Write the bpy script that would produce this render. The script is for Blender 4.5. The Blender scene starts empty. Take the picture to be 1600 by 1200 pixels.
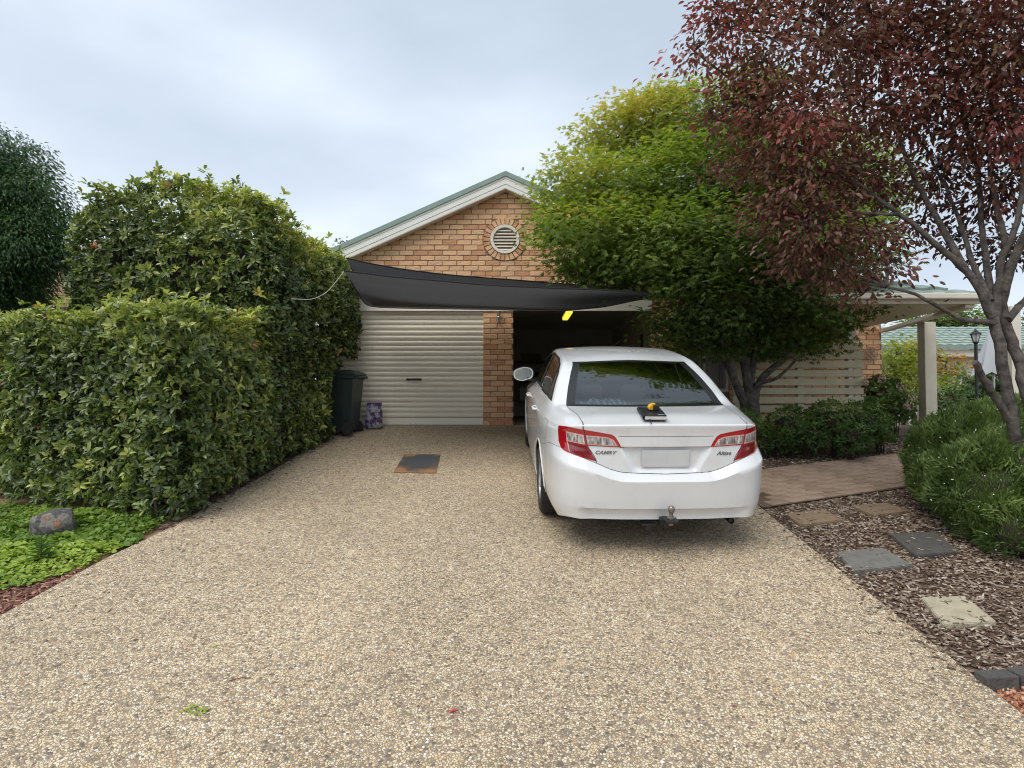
import bpy, bmesh, math, random
import numpy as np
from mathutils import Vector, Matrix
random.seed(7); RNG = np.random.default_rng(7)
R = math.radians
S = bpy.context.scene
COL = S.collection

# ---------------------------------------------------------------- camera
FPX, PITCH, CAMH = 950.0, 0.03, 1.962
SLOPE = 0.1576                      # the drive climbs towards the garage
cam_d = bpy.data.cameras.new('camera'); cam = bpy.data.objects.new('camera', cam_d); COL.objects.link(cam)
cam_d.sensor_fit = 'HORIZONTAL'; cam_d.sensor_width = 36.0; cam_d.lens = 36.0 * FPX / 1600.0
cam_d.clip_start = 0.05; cam_d.clip_end = 2000
cam.location = (0, 0, CAMH); cam.rotation_euler = (math.pi / 2 + PITCH, 0, 0)
S.camera = cam

# ---------------------------------------------------------------- world: overcast sky
W = bpy.data.worlds.new('World'); S.world = W; W.use_nodes = True
nt = W.node_tree; nt.nodes.clear()
def N(t, x=0, y=0, tree=None, **k):
    n = (tree or nt).nodes.new(t)
    for a, b in k.items(): setattr(n, a, b)
    return n
SUN_EL, SUN_AZ = 58.0, 215.0        # high, behind the camera to the left
sky = N('ShaderNodeTexSky'); sky.sky_type = 'NISHITA'; sky.sun_disc = False
sky.sun_elevation = R(SUN_EL); sky.sun_rotation = R(SUN_AZ); sky.air_density = 1.0; sky.dust_density = 2.0
bg1 = N('ShaderNodeBackground'); bg1.inputs['Strength'].default_value = 0.07
nt.links.new(sky.outputs[0], bg1.inputs['Color'])
tc = N('ShaderNodeTexCoord'); mp = N('ShaderNodeMapping'); mp.inputs['Scale'].default_value = (1.0, 1.0, 2.6)
mp.inputs['Location'].default_value = (0.35, 0.2, 0.62)
nt.links.new(tc.outputs['Generated'], mp.inputs['Vector'])
nz = N('ShaderNodeTexNoise'); nz.inputs['Scale'].default_value = 1.5; nz.inputs['Detail'].default_value = 5; nz.inputs['Roughness'].default_value = 0.45
nt.links.new(mp.outputs[0], nz.inputs['Vector'])
sp = N('ShaderNodeSeparateXYZ'); nt.links.new(tc.outputs['Generated'], sp.inputs[0])
# thin bright cloud low down, heavier blue-grey cloud higher up
mr = N('ShaderNodeMapRange'); mr.inputs['From Min'].default_value = 0.10; mr.inputs['From Max'].default_value = 0.55
mr.inputs['To Min'].default_value = 0.22; mr.inputs['To Max'].default_value = -0.06
nt.links.new(sp.outputs['Z'], mr.inputs['Value'])
ad = N('ShaderNodeMath', operation='ADD'); nt.links.new(nz.outputs['Fac'], ad.inputs[0]); nt.links.new(mr.outputs[0], ad.inputs[1])
cr = N('ShaderNodeValToRGB'); e = cr.color_ramp.elements
e[0].position = 0.36; e[0].color = (0.335, 0.392, 0.462, 1)
e[1].position = 0.74; e[1].color = (0.60, 0.65, 0.71, 1)
m_ = e.new(0.52); m_.color = (0.415, 0.474, 0.55, 1)
nt.links.new(ad.outputs[0], cr.inputs['Fac'])
bg2 = N('ShaderNodeBackground'); bg2.inputs['Strength'].default_value = 1.0
nt.links.new(cr.outputs[0], bg2.inputs['Color'])
mx = N('ShaderNodeMixShader'); mx.inputs[0].default_value = 0.94
nt.links.new(bg1.outputs[0], mx.inputs[1]); nt.links.new(bg2.outputs[0], mx.inputs[2])
wo = N('ShaderNodeOutputWorld'); nt.links.new(mx.outputs[0], wo.inputs['Surface'])

sun_d = bpy.data.lights.new('sun', 'SUN'); sun = bpy.data.objects.new('sun', sun_d); COL.objects.link(sun)
sun_d.energy = 1.5; sun_d.angle = R(50); sun_d.color = (1.0, 0.96, 0.90)
_sd = Vector((math.sin(R(SUN_AZ)) * math.cos(R(SUN_EL)), math.cos(R(SUN_AZ)) * math.cos(R(SUN_EL)), math.sin(R(SUN_EL))))
sun.rotation_euler = _sd.to_track_quat('Z', 'Y').to_euler()
sun.location = (-5, -10, 20)
S.view_settings.view_transform = 'Standard'; S.view_settings.look = 'None'
S.view_settings.exposure = 0.84; S.view_settings.gamma = 1.0; S.view_settings.use_curve_mapping = False

S.cycles.filter_width = 1.1
# ---------------------------------------------------------------- helpers
cp_, sp_ = math.cos(PITCH), math.sin(PITCH)
def ray(u, v):
    dx = (u - 800) / FPX; dz = (600 - v) / FPX
    return Vector((dx, cp_ - dz * sp_, sp_ + dz * cp_))
def at(u, v, y):
    """the point of the place seen at photo position u, v at distance y along the street axis"""
    d = ray(u, v); return Vector((0, 0, CAMH)) + d * (y / d.y)
def gp(u, v):
    d = ray(u, v); t = CAMH / (SLOPE * d.y - d.z); return Vector((0, 0, CAMH)) + d * t
YD = gp(800, 665).y; ZD = YD * SLOPE
def gz(y): return SLOPE * y if y < YD else ZD

def mesh_np(name, V, F, mat=None, parent=None, attrs=None, smooth=False, link=True, loc=None):
    """V (n,3); F (m,k) uniform faces"""
    V = np.asarray(V, dtype=np.float32); F = np.asarray(F, dtype=np.int32)
    me = bpy.data.meshes.new(name); k = F.shape[1]
    me.vertices.add(len(V)); me.vertices.foreach_set('co', V.ravel())
    me.loops.add(F.size); me.loops.foreach_set('vertex_index', F.ravel())
    me.polygons.add(len(F)); me.polygons.foreach_set('loop_start', np.arange(0, F.size, k, dtype=np.int32))
    me.polygons.foreach_set('loop_total', np.full(len(F), k, dtype=np.int32))
    if smooth: me.polygons.foreach_set('use_smooth', np.ones(len(F), dtype=bool))
    me.update(calc_edges=True)
    if attrs:
        for an, av in attrs.items():
            a = me.attributes.new(an, 'FLOAT', 'POINT'); a.data.foreach_set('value', np.asarray(av, dtype=np.float32))
    me.validate()
    if mat: me.materials.append(mat)
    if not link: return me
    o = bpy.data.objects.new(name, me); COL.objects.link(o)
    if parent: o.parent = parent
    return o

class MB:
    """collects shapes, then links them as ONE mesh object"""
    def __init__(s): s.v = []; s.f = []; s.m = []; s.cur = 0
    def add(s, vs, fs):
        b = len(s.v); s.v += [tuple(q) for q in vs]; s.f += [tuple(i + b for i in f) for f in fs]; s.m += [s.cur] * len(fs); return s
    def box(s, a, b, bevel=0.0, rz=0, ctr=None):
        x0, y0, z0 = a; x1, y1, z1 = b
        if bevel > 0:
            bm = bmesh.new(); bmesh.ops.create_cube(bm, size=1)
            for v in bm.verts: v.co = ((x0 + x1) / 2 + v.co.x * (x1 - x0), (y0 + y1) / 2 + v.co.y * (y1 - y0), (z0 + z1) / 2 + v.co.z * (z1 - z0))
            bmesh.ops.bevel(bm, geom=bm.edges[:], offset=bevel, segments=2, affect='EDGES', profile=0.5)
            bm.verts.index_update(); vs = [v.co.copy() for v in bm.verts]; fs = [[v.index for v in f.verts] for f in bm.faces]; bm.free()
        else:
            vs = [Vector(q) for q in ((x0,y0,z0),(x1,y0,z0),(x1,y1,z0),(x0,y1,z0),(x0,y0,z1),(x1,y0,z1),(x1,y1,z1),(x0,y1,z1))]
            fs = [(0,3,2,1),(4,5,6,7),(0,1,5,4),(1,2,6,5),(2,3,7,6),(3,0,4,7)]
        if rz:
            c = Vector(ctr) if ctr else Vector(((x0+x1)/2, (y0+y1)/2, 0)); M = Matrix.Rotation(rz, 3, 'Z')
            vs = [M @ (v - c) + c for v in vs]
        return s.add(vs, fs)
    def tube(s, pts, rad, n=8, cap=True):
        pts = [Vector(q) for q in pts]
        if not hasattr(rad, '__len__'): rad = [rad] * len(pts)
        vs = []; fs = []; prev = None
        for i, q in enumerate(pts):
            t = (pts[min(i+1, len(pts)-1)] - pts[max(i-1, 0)]).normalized()
            if prev is None: a = t.orthogonal().normalized()
            else:
                a = (prev - t * prev.dot(t)); a = a.normalized() if a.length > 1e-6 else t.orthogonal().normalized()
            prev = a; b = t.cross(a)
            for k in range(n):
                th = 2 * math.pi * k / n; vs.append(q + (a * math.cos(th) + b * math.sin(th)) * rad[i])
        for i in range(len(pts) - 1):
            for k in range(n):
                fs.append((i*n+k, i*n+(k+1)%n, (i+1)*n+(k+1)%n, (i+1)*n+k))
        if cap:
            fs.append(tuple(range(n-1, -1, -1))); fs.append(tuple(range((len(pts)-1)*n, len(pts)*n)))
        return s.add(vs, fs)
    def lathe(s, prof, c=(0,0,0), n=16, axis='Z', M=None):
        vs = []; fs = []
        for r, h in prof:
            for k in range(n):
                th = 2*math.pi*k/n; p = Vector((r*math.cos(th), r*math.sin(th), h))
                if axis == 'X': p = Vector((p.z, p.x, p.y))
                if axis == 'Y': p = Vector((p.x, -p.z, p.y))
                if M: p = M @ p
                vs.append(p + Vector(c))
        for i in range(len(prof)-1):
            for k in range(n): fs.append((i*n+k, i*n+(k+1)%n, (i+1)*n+(k+1)%n, (i+1)*n+k))
        fs.append(tuple(range(n-1,-1,-1))); fs.append(tuple(range((len(prof)-1)*n, len(prof)*n)))
        return s.add(vs, fs)
    def prism(s, poly, d):
        """poly: 3D points of a planar outline, pushed along vector d"""
        n = len(poly); p = [Vector(q) for q in poly]; d = Vector(d)
        return s.add(p + [q + d for q in p], [tuple(range(n-1,-1,-1)), tuple(range(n, 2*n))] + [(i, (i+1)%n, (i+1)%n+n, i+n) for i in range(n)])
    def build(s, name, mat=None, parent=None, smooth=False, fix=True):
        me = bpy.data.meshes.new(name); me.from_pydata(s.v, [], s.f)
        mats = mat if isinstance(mat, (list, tuple)) else [mat]
        for m in mats:
            if m: me.materials.append(m)
        if len(mats) > 1: me.polygons.foreach_set('material_index', s.m)
        if fix:
            bm = bmesh.new(); bm.from_mesh(me); bmesh.ops.recalc_face_normals(bm, faces=bm.faces[:]); bm.to_mesh(me); bm.free()
        if smooth:
            me.shade_smooth()
            try: me.set_sharp_from_angle(angle=R(38))
            except Exception: pass
        o = bpy.data.objects.new(name, me); COL.objects.link(o)
        if parent: o.parent = parent
        return o

def tag(o, label=None, cat=None, group=None, kind=None):
    if label: o['label'] = label
    if cat: o['category'] = cat
    if group: o['group'] = group
    if kind: o['kind'] = kind
    return o
def empty(name, loc, label=None, cat=None, group=None, rot=(0,0,0)):
    o = bpy.data.objects.new(name, None); COL.objects.link(o); o.location = loc; o.rotation_euler = rot
    o.empty_display_size = 0.1
    return tag(o, label, cat, group)
def keep(o, parent):
    """parent o to an empty while it stays where it was modelled (world coordinates)"""
    o.parent = parent; M = Matrix.LocRotScale(parent.location, parent.rotation_euler, None)
    o.matrix_parent_inverse = M.inverted(); return o

# ---------------------------------------------------------------- materials
def mat(name, base=(0.5,0.5,0.5), rough=0.6, metal=0.0, spec=None, noise=None, nscale=8, bump=0.0, bscale=60, coat=0, emit=None, estr=1, coords='Object', ramp=None, detail=4):
    """noise: second colour mixed in by a noise texture"""
    m = bpy.data.materials.new(name); m.use_nodes = True; t = m.node_tree; b = t.nodes['Principled BSDF']
    b.inputs['Base Color'].default_value = (*base, 1); b.inputs['Roughness'].default_value = rough; b.inputs['Metallic'].default_value = metal
    if spec is not None: b.inputs['Specular IOR Level'].default_value = spec
    if coat: b.inputs['Coat Weight'].default_value = coat; b.inputs['Coat Roughness'].default_value = 0.06
    if emit: b.inputs['Emission Color'].default_value = (*emit, 1); b.inputs['Emission Strength'].default_value = estr
    c = t.nodes.new('ShaderNodeTexCoord')
    if noise or ramp:
        n = t.nodes.new('ShaderNodeTexNoise'); n.inputs['Scale'].default_value = nscale; n.inputs['Detail'].default_value = detail; n.inputs['Roughness'].default_value = 0.6
        t.links.new(c.outputs[coords], n.inputs['Vector'])
        r = t.nodes.new('ShaderNodeValToRGB'); t.links.new(n.outputs['Fac'], r.inputs['Fac'])
        if ramp:
            r.color_ramp.elements[0].position = ramp[0][0]; r.color_ramp.elements[0].color = (*ramp[0][1], 1)
            r.color_ramp.elements[1].position = ramp[-1][0]; r.color_ramp.elements[1].color = (*ramp[-1][1], 1)
            for p_, c_ in ramp[1:-1]: q = r.color_ramp.elements.new(p_); q.color = (*c_, 1)
        else:
            r.color_ramp.elements[0].position = 0.35; r.color_ramp.elements[0].color = (*base, 1)
            r.color_ramp.elements[1].position = 0.65; r.color_ramp.elements[1].color = (*noise, 1)
        t.links.new(r.outputs['Color'], b.inputs['Base Color'])
    if bump:
        n2 = t.nodes.new('ShaderNodeTexNoise'); n2.inputs['Scale'].default_value = bscale; n2.inputs['Detail'].default_value = 3
        t.links.new(c.outputs[coords], n2.inputs['Vector'])
        bp = t.nodes.new('ShaderNodeBump'); bp.inputs['Strength'].default_value = bump; bp.inputs['Distance'].default_value = 0.01
        t.links.new(n2.outputs['Fac'], bp.inputs['Height']); t.links.new(bp.outputs[0], b.inputs['Normal'])
    return m

def leaf_mat(name, stops, rough=0.45, trans=0.35, spec=0.4, tint=(1.0, 1.15, 0.6), gain=1.0):
    """stops: colour ramp over the per-leaf 'tone' attribute"""
    stops = [(p_, tuple(min(q*gain, .75) for q in c_)) for p_, c_ in stops]
    m = bpy.data.materials.new(name); m.use_nodes = True; t = m.node_tree; b = t.nodes['Principled BSDF']
    a = t.nodes.new('ShaderNodeAttribute'); a.attribute_name = 'tone'
    r = t.nodes.new('ShaderNodeValToRGB'); el = r.color_ramp.elements
    el[0].position = stops[0][0]; el[0].color = (*stops[0][1], 1); el[1].position = stops[-1][0]; el[1].color = (*stops[-1][1], 1)
    for p_, c_ in stops[1:-1]: q = el.new(p_); q.color = (*c_, 1)
    t.links.new(a.outputs['Fac'], r.inputs['Fac'])
    b.inputs['Roughness'].default_value = rough; b.inputs['Specular IOR Level'].default_value = spec
    t.links.new(r.outputs['Color'], b.inputs['Base Color'])
    tr = t.nodes.new('ShaderNodeBsdfTranslucent'); mu = t.nodes.new('ShaderNodeMix'); mu.data_type = 'RGBA'; mu.blend_type = 'MULTIPLY'; mu.inputs[0].default_value = 1
    t.links.new(r.outputs['Color'], mu.inputs[6]); mu.inputs[7].default_value = (*tint, 1)
    t.links.new(mu.outputs[2], tr.inputs['Color'])
    ms = t.nodes.new('ShaderNodeMixShader'); ms.inputs[0].default_value = trans
    t.links.new(b.outputs[0], ms.inputs[1]); t.links.new(tr.outputs[0], ms.inputs[2])
    t.links.new(ms.outputs[0], t.nodes['Material Output'].inputs['Surface'])
    return m

# ---------------------------------------------------------------- leaves
OVAL_V = np.array([(0,0,0),(.3,.42,.10),(.68,.40,.08),(1,0,-.12),(.68,-.40,.08),(.3,-.42,.10),(.34,0,0),(.7,0,-.03)])
OVAL_F = np.array([(0,6,1),(1,6,7),(1,7,2),(2,7,3),(0,5,6),(6,5,4),(6,4,7),(7,4,3)])
DIA_V = np.array([(0,0,0),(.42,.5,.12),(1,0,-.08),(.42,-.5,.12)]); DIA_F = np.array([(0,2,1),(0,3,2)])
def _palm():
    V = [(0,0,0)]; F = []
    for a, l in ((-75,.6),(-38,.85),(0,1.0),(38,.85),(75,.6)):
        ca, sa = math.cos(R(a)), math.sin(R(a)); b = len(V)
        for (x, y, z) in ((.5*l,.13,.03),(l,0,-.1),(.5*l,-.13,.03)): V.append((x*ca - y*sa, x*sa + y*ca, z))
        F += [(0,b+1,b),(0,b+2,b+1)]
    return np.array(V), np.array(F)
PALM_V, PALM_F = _palm()
STRAP_V = np.array([(0,-.5,0),(0,.5,0),(.5,.5,.1),(.5,-.5,.1),(1,0,-.05)]); STRAP_F = np.array([(0,3,2),(0,2,1),(3,4,2)])
SHAPES = {'oval': (OVAL_V, OVAL_F), 'dia': (DIA_V, DIA_F), 'palm': (PALM_V, PALM_F), 'strap': (STRAP_V, STRAP_F)}
def norm(a): return a / np.maximum(np.linalg.norm(a, axis=-1, keepdims=True), 1e-9)
def rand_dirs(n): return norm(RNG.normal(size=(n, 3)))
def frames(D, Nn):
    D = norm(D); X = norm(np.cross(Nn, D)); Z = np.cross(D, X); return D, X, Z
def leaf_arrays(P, D, Nn, L, Wd, tone, shape='oval'):
    TV, TF = SHAPES[shape]; n = len(P); k = len(TV); D, X, Z = frames(D, Nn)
    L = np.broadcast_to(L, n)[:, None, None]; Wd = np.broadcast_to(Wd, n)[:, None, None]
    a = TV[None, :, 0:1] * L; b = TV[None, :, 1:2] * Wd; c = TV[None, :, 2:3] * L
    V = P[:, None, :] + a * D[:, None, :] + b * X[:, None, :] + c * Z[:, None, :]
    F = TF[None] + (np.arange(n) * k)[:, None, None]
    return V.reshape(-1, 3), F.reshape(-1, 3), np.repeat(np.clip(tone, 0, 1), k)
def leaves(name, P, D, Nn, L, Wd, tone, m, parent, shape='oval', kind='stuff'):
    V, F, T = leaf_arrays(P, D, Nn, L, Wd, tone, shape)
    o = mesh_np(name, V, F, m, parent, {'tone': T})
    if kind: o['kind'] = kind
    return o
def single_leaves(P, D, Nn, L, Wd, tone, m, parent, shape, name='leaf'):
    """the nearest leaves, each a part of its own sharing a few meshes"""
    TV, TF = SHAPES[shape]; meshes = {}
    D, X, Z = frames(D, Nn)
    inv = Matrix.LocRotScale(parent.location, parent.rotation_euler, None).inverted() if parent.type == 'EMPTY' else parent.matrix_world.inverted()
    for i in range(len(P)):
        q = int(np.clip(tone[i], 0, .999) * 12)
        if q not in meshes:
            V = TV.copy(); meshes[q] = mesh_np(name, V, TF, m, None, {'tone': np.full(len(TV), (q + .5) / 12)}, link=False)
        o = bpy.data.objects.new(name, meshes[q]); COL.objects.link(o); o.parent = parent
        l, w = float(np.broadcast_to(L, len(P))[i]), float(np.broadcast_to(Wd, len(P))[i])
        M = Matrix(((D[i][0]*l, X[i][0]*w, Z[i][0]*l, P[i][0]), (D[i][1]*l, X[i][1]*w, Z[i][1]*l, P[i][1]), (D[i][2]*l, X[i][2]*w, Z[i][2]*l, P[i][2]), (0,0,0,1)))
        o.matrix_local = inv @ M
def vnoise(P, f, seed=0):
    """cheap smooth 3D noise -1..1"""
    P = np.asarray(P) * f; s = seed * 1.7
    return (np.sin(P[:,0]*1.3 + 1.7*np.sin(P[:,1]*.9+s) + s) + np.sin(P[:,1]*1.7 + 1.3*np.sin(P[:,2]*1.1+s*2) + s*3) + np.sin(P[:,2]*1.5 + 1.5*np.sin(P[:,0]*1.2+s) + s*5)) / 3
# ================================================================ THE SETTING
M = {}
# exposed-aggregate concrete
def aggregate_mat():
    m = bpy.data.materials.new('aggregate'); m.use_nodes = True; t = m.node_tree; b = t.nodes['Principled BSDF']; L = t.links.new
    c = t.nodes.new('ShaderNodeTexCoord'); mp = t.nodes.new('ShaderNodeMapping'); L(c.outputs['Object'], mp.inputs['Vector']); mp.inputs['Scale'].default_value = (1, 1, 1)
    wn = t.nodes.new('ShaderNodeTexNoise'); wn.inputs['Scale'].default_value = 45; L(mp.outputs[0], wn.inputs['Vector'])
    wm = t.nodes.new('ShaderNodeMix'); wm.data_type = 'VECTOR'; wm.inputs[0].default_value = 0.012
    L(mp.outputs[0], wm.inputs[4]); L(wn.outputs['Color'], wm.inputs[5])
    v = t.nodes.new('ShaderNodeTexVoronoi'); v.inputs['Scale'].default_value = 76; v.inputs['Randomness'].default_value = 1
    L(wm.outputs[1], v.inputs['Vector'])
    sepc = t.nodes.new('ShaderNodeSeparateColor'); L(v.outputs['Color'], sepc.inputs[0])
    r = t.nodes.new('ShaderNodeValToRGB'); r.color_ramp.interpolation = 'CONSTANT'; el = r.color_ramp.elements
    stops = [(0, (.15,.12,.095)), (.05, (.30,.235,.17)), (.18, (.64,.485,.295)), (.40, (.54,.415,.28)), (.52, (.72,.585,.39)), (.72, (.38,.29,.205)), (.80, (.76,.65,.48)), (.93, (.84,.79,.70)), (.96, (.58,.36,.20))]
    el[0].position = 0; el[0].color = (*stops[0][1], 1); el[1].position = .95; el[1].color = (*stops[-1][1], 1)
    for p_, c_ in stops[1:-1]: q = el.new(p_); q.color = (*c_, 1)
    L(sepc.outputs[0], r.inputs['Fac'])
    v2 = t.nodes.new('ShaderNodeTexVoronoi'); v2.inputs['Scale'].default_value = 76; v2.feature = 'DISTANCE_TO_EDGE'; L(wm.outputs[1], v2.inputs['Vector'])
    r2 = t.nodes.new('ShaderNodeMapRange'); r2.inputs['From Min'].default_value = 0.02; r2.inputs['From Max'].default_value = 0.16; L(v2.outputs['Distance'], r2.inputs['Value'])
    m1 = t.nodes.new('ShaderNodeMix'); m1.data_type = 'RGBA'; m1.inputs[6].default_value = (.235, .18, .122, 1)
    L(r2.outputs[0], m1.inputs[0]); L(r.outputs[0], m1.inputs[7])
    # broad patches: weathering and tyre-worn lanes
    n = t.nodes.new('ShaderNodeTexNoise'); n.inputs['Scale'].default_value = 0.7; n.inputs['Detail'].default_value = 5; n.inputs['Roughness'].default_value = .65; L(c.outputs['Object'], n.inputs['Vector'])
    r3 = t.nodes.new('ShaderNodeMapRange'); r3.inputs['From Min'].default_value = .3; r3.inputs['From Max'].default_value = .7; r3.inputs['To Min'].default_value = .92; r3.inputs['To Max'].default_value = 1.18; L(n.outputs['Fac'], r3.inputs['Value'])
    n5 = t.nodes.new('ShaderNodeTexNoise'); n5.inputs['Scale'].default_value = 14; n5.inputs['Detail'].default_value = 3; L(c.outputs['Object'], n5.inputs['Vector'])
    r5 = t.nodes.new('ShaderNodeMapRange'); r5.inputs['From Min'].default_value = .3; r5.inputs['From Max'].default_value = .7; r5.inputs['To Min'].default_value = .86; r5.inputs['To Max'].default_value = 1.12; L(n5.outputs['Fac'], r5.inputs['Value'])
    mm = t.nodes.new('ShaderNodeMath'); mm.operation = 'MULTIPLY'; L(r3.outputs[0], mm.inputs[0]); L(r5.outputs[0], mm.inputs[1])
    hs = t.nodes.new('ShaderNodeHueSaturation'); L(m1.outputs[2], hs.inputs['Color']); L(mm.outputs[0], hs.inputs['Value']); hs.inputs['Saturation'].default_value = .99
    L(hs.outputs[0], b.inputs['Base Color']); b.inputs['Roughness'].default_value = .62
    bp = t.nodes.new('ShaderNodeBump'); bp.inputs['Strength'].default_value = .7; bp.inputs['Distance'].default_value = .004
    L(r2.outputs[0], bp.inputs['Height']); L(bp.outputs[0], b.inputs['Normal'])
    return m
M['agg'] = aggregate_mat()
M['soil'] = mat('soil', (.09,.06,.04), .95, noise=(.15,.10,.065), nscale=3, bump=.8, bscale=30)
M['mulch'] = mat('mulch', (.055,.032,.022), .95, noise=(.15,.09,.06), nscale=22, bump=1, bscale=50)
M['redgravel'] = mat('red_gravel', (.34,.13,.07), .9, noise=(.5,.25,.15), nscale=60, bump=1, bscale=90)
M['brick'] = mat('brick', rough=.88, ramp=[(.24,(.30,.16,.09)), (.29,(.64,.37,.20)), (.45,(.73,.45,.25)), (.6,(.76,.47,.265)), (.8,(.80,.56,.36))], nscale=3.1, bump=.9, bscale=45, detail=7)
M['brick_b'] = mat('brick_b', rough=.88, ramp=[(.25,(.42,.20,.10)), (.5,(.62,.33,.17)), (.75,(.72,.44,.25))], nscale=4.3, bump=.9, bscale=45, detail=7)
M['brick_c'] = mat('brick_c', rough=.88, ramp=[(.30,(.25,.13,.075)), (.37,(.62,.38,.21)), (.5,(.72,.46,.27)), (.75,(.78,.55,.34))], nscale=5, bump=.9, bscale=45, detail=7)
M['mortar'] = mat('mortar', (.21,.135,.09), .95, noise=(.31,.21,.15), nscale=20, bump=.4)
M['cream'] = mat('cream_paint', (.70,.65,.54), .5, noise=(.76,.72,.61), nscale=2.5)
M['cream_door'] = mat('cream_steel', (.79,.735,.61), .38, noise=(.83,.78,.66), nscale=1.6, spec=.4)
M['barge'] = mat('barge_paint', (.74,.73,.66), .5, noise=(.79,.78,.71), nscale=2.5)
M['green_trim'] = mat('green_trim', (.20,.28,.24), .45, noise=(.24,.33,.28), nscale=4)
M['tile'] = mat('green_tile', (.22,.29,.25), .6, noise=(.33,.40,.35), nscale=5, bump=.3)
M['browntile'] = mat('brown_tile', (.30,.22,.18), .7, noise=(.38,.30,.25), nscale=3, bump=.3)
M['plaster'] = mat('dim_plaster', (.70,.67,.62), .9, noise=(.6,.57,.52), nscale=2)
M['concrete'] = mat('concrete', (.33,.31,.28), .85, noise=(.25,.235,.21), nscale=6, bump=.3)
M['black'] = mat('black', (.015,.015,.016), .5)
M['dark'] = mat('dark', (.03,.028,.026), .7)
M['paver'] = mat('paver', (.31,.215,.15), .85, noise=(.40,.29,.21), nscale=7, bump=.6, bscale=70)
M['paver_b'] = mat('paver_b', (.25,.17,.115), .85, noise=(.34,.24,.17), nscale=7, bump=.6, bscale=70)
M['post'] = mat('stone_paint', (.58,.54,.42), .7, noise=(.64,.60,.48), nscale=6)
M['screen'] = mat('olive_grey_paint', (.50,.44,.28), .7, noise=(.56,.50,.34), nscale=6, bump=.2)
M['steel'] = mat('steel', (.55,.55,.54), .35, metal=.9)
M['glass_dark'] = mat('dark_glass', (.03,.035,.04), .05, spec=.8)
M['curtain'] = mat('curtain', (.62,.62,.60), .9)

# ground: one sheet, sloping up to the garage and level beyond it, out to the horizon
ys = [-400, -60, -12, 0, 3, 6, YD, 14, 30, 80, 1200]; xs = [-900, -60, -12, -3, 3, 12, 60, 900]
V = [(x, y, (gz(y) if y > -12 else gz(-12)) - 0.035) for y in ys for x in xs]
F = [(j*8+i, j*8+i+1, (j+1)*8+i+1, (j+1)*8+i) for j in range(len(ys)-1) for i in range(7)]
g = mesh_np('ground', V, F, M['soil']); tag(g, kind='structure')

# the drive: a slab with a real edge
edgeL = [(-4.7,-12),(-4.6,-2),(-4.1,1.6),(-3.55,2.9),(-3.24,3.87),(-3.16,4.75),(-3.02,5.45),(-2.93,6.4),(-2.80,8.2),(-2.72,9.6),(-2.70,YD+.02)]
edgeR = [(2.46,-12),(2.46,-2),(2.46,1.6),(2.45,2.9),(2.44,3.87),(2.43,4.75),(2.42,5.45),(2.42,6.4),(2.42,8.2),(2.42,9.6),(2.42,YD+.02)]
b = MB(); vs = []; fs = []; NX = 9
for (xl, y), (xr, _) in zip(edgeL, edgeR):
    for i in range(NX): vs.append((xl + (xr-xl)*i/(NX-1), y, gz(y)))
n0 = len(vs)
for i, (xl, y) in enumerate(edgeL): vs += [(xl, y, gz(y)-.07), (edgeR[i][0], y, gz(y)-.07)]
for j in range(len(edgeL)-1):
    for i in range(NX-1): fs.append((j*NX+i, j*NX+i+1, (j+1)*NX+i+1, (j+1)*NX+i))
    fs.append((j*NX, (j+1)*NX, n0+2*j+2, n0+2*j)); fs.append((j*NX+NX-1, n0+2*j+1, n0+2*j+3, (j+1)*NX+NX-1))
b.add(vs, fs); o = b.build('driveway', M['agg']); tag(o, kind='structure')
# garage floor
o = MB().box((-3.1, YD+.03, ZD-.12), (3.0, YD+6.6, ZD+.005)).build('garage_floor', M['concrete']); tag(o, kind='structure')

# mulch bed on the right, gravel corners
def sheet(name, poly, dz, m, kind='structure'):
    vs = [(x, y, gz(y) + dz) for x, y in poly]
    bm = bmesh.new(); bv = [bm.verts.new(q) for q in vs]; f = bm.faces.new(bv)
    bmesh.ops.triangulate(bm, faces=[f]); me = bpy.data.meshes.new(name); bm.normal_update()
    if sum(p.normal.z for p in bm.faces) < 0: bmesh.ops.reverse_faces(bm, faces=bm.faces[:])
    bm.to_mesh(me); bm.free(); me.materials.append(m); o = bpy.data.objects.new(name, me); COL.objects.link(o); return tag(o, kind=kind)
sheet('mulch_bed', [(2.40,3.3),(8.5,3.3),(9,YD-.05),(2.40,YD-.05)], -.028, M['mulch'])
sheet('red_gravel_bed', [(2.40,.5),(8.5,.5),(8.5,3.29),(2.40,3.29)], -.028, M['redgravel'])
sheet('garden_soil', [(-9,3.0),(-2.6,3.0),(-2.6,YD-.05),(-9,YD-.05)], -.028, mat('garden_soil', (.17,.10,.06), .95, noise=(.30,.18,.11), nscale=5, bump=.8))

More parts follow.
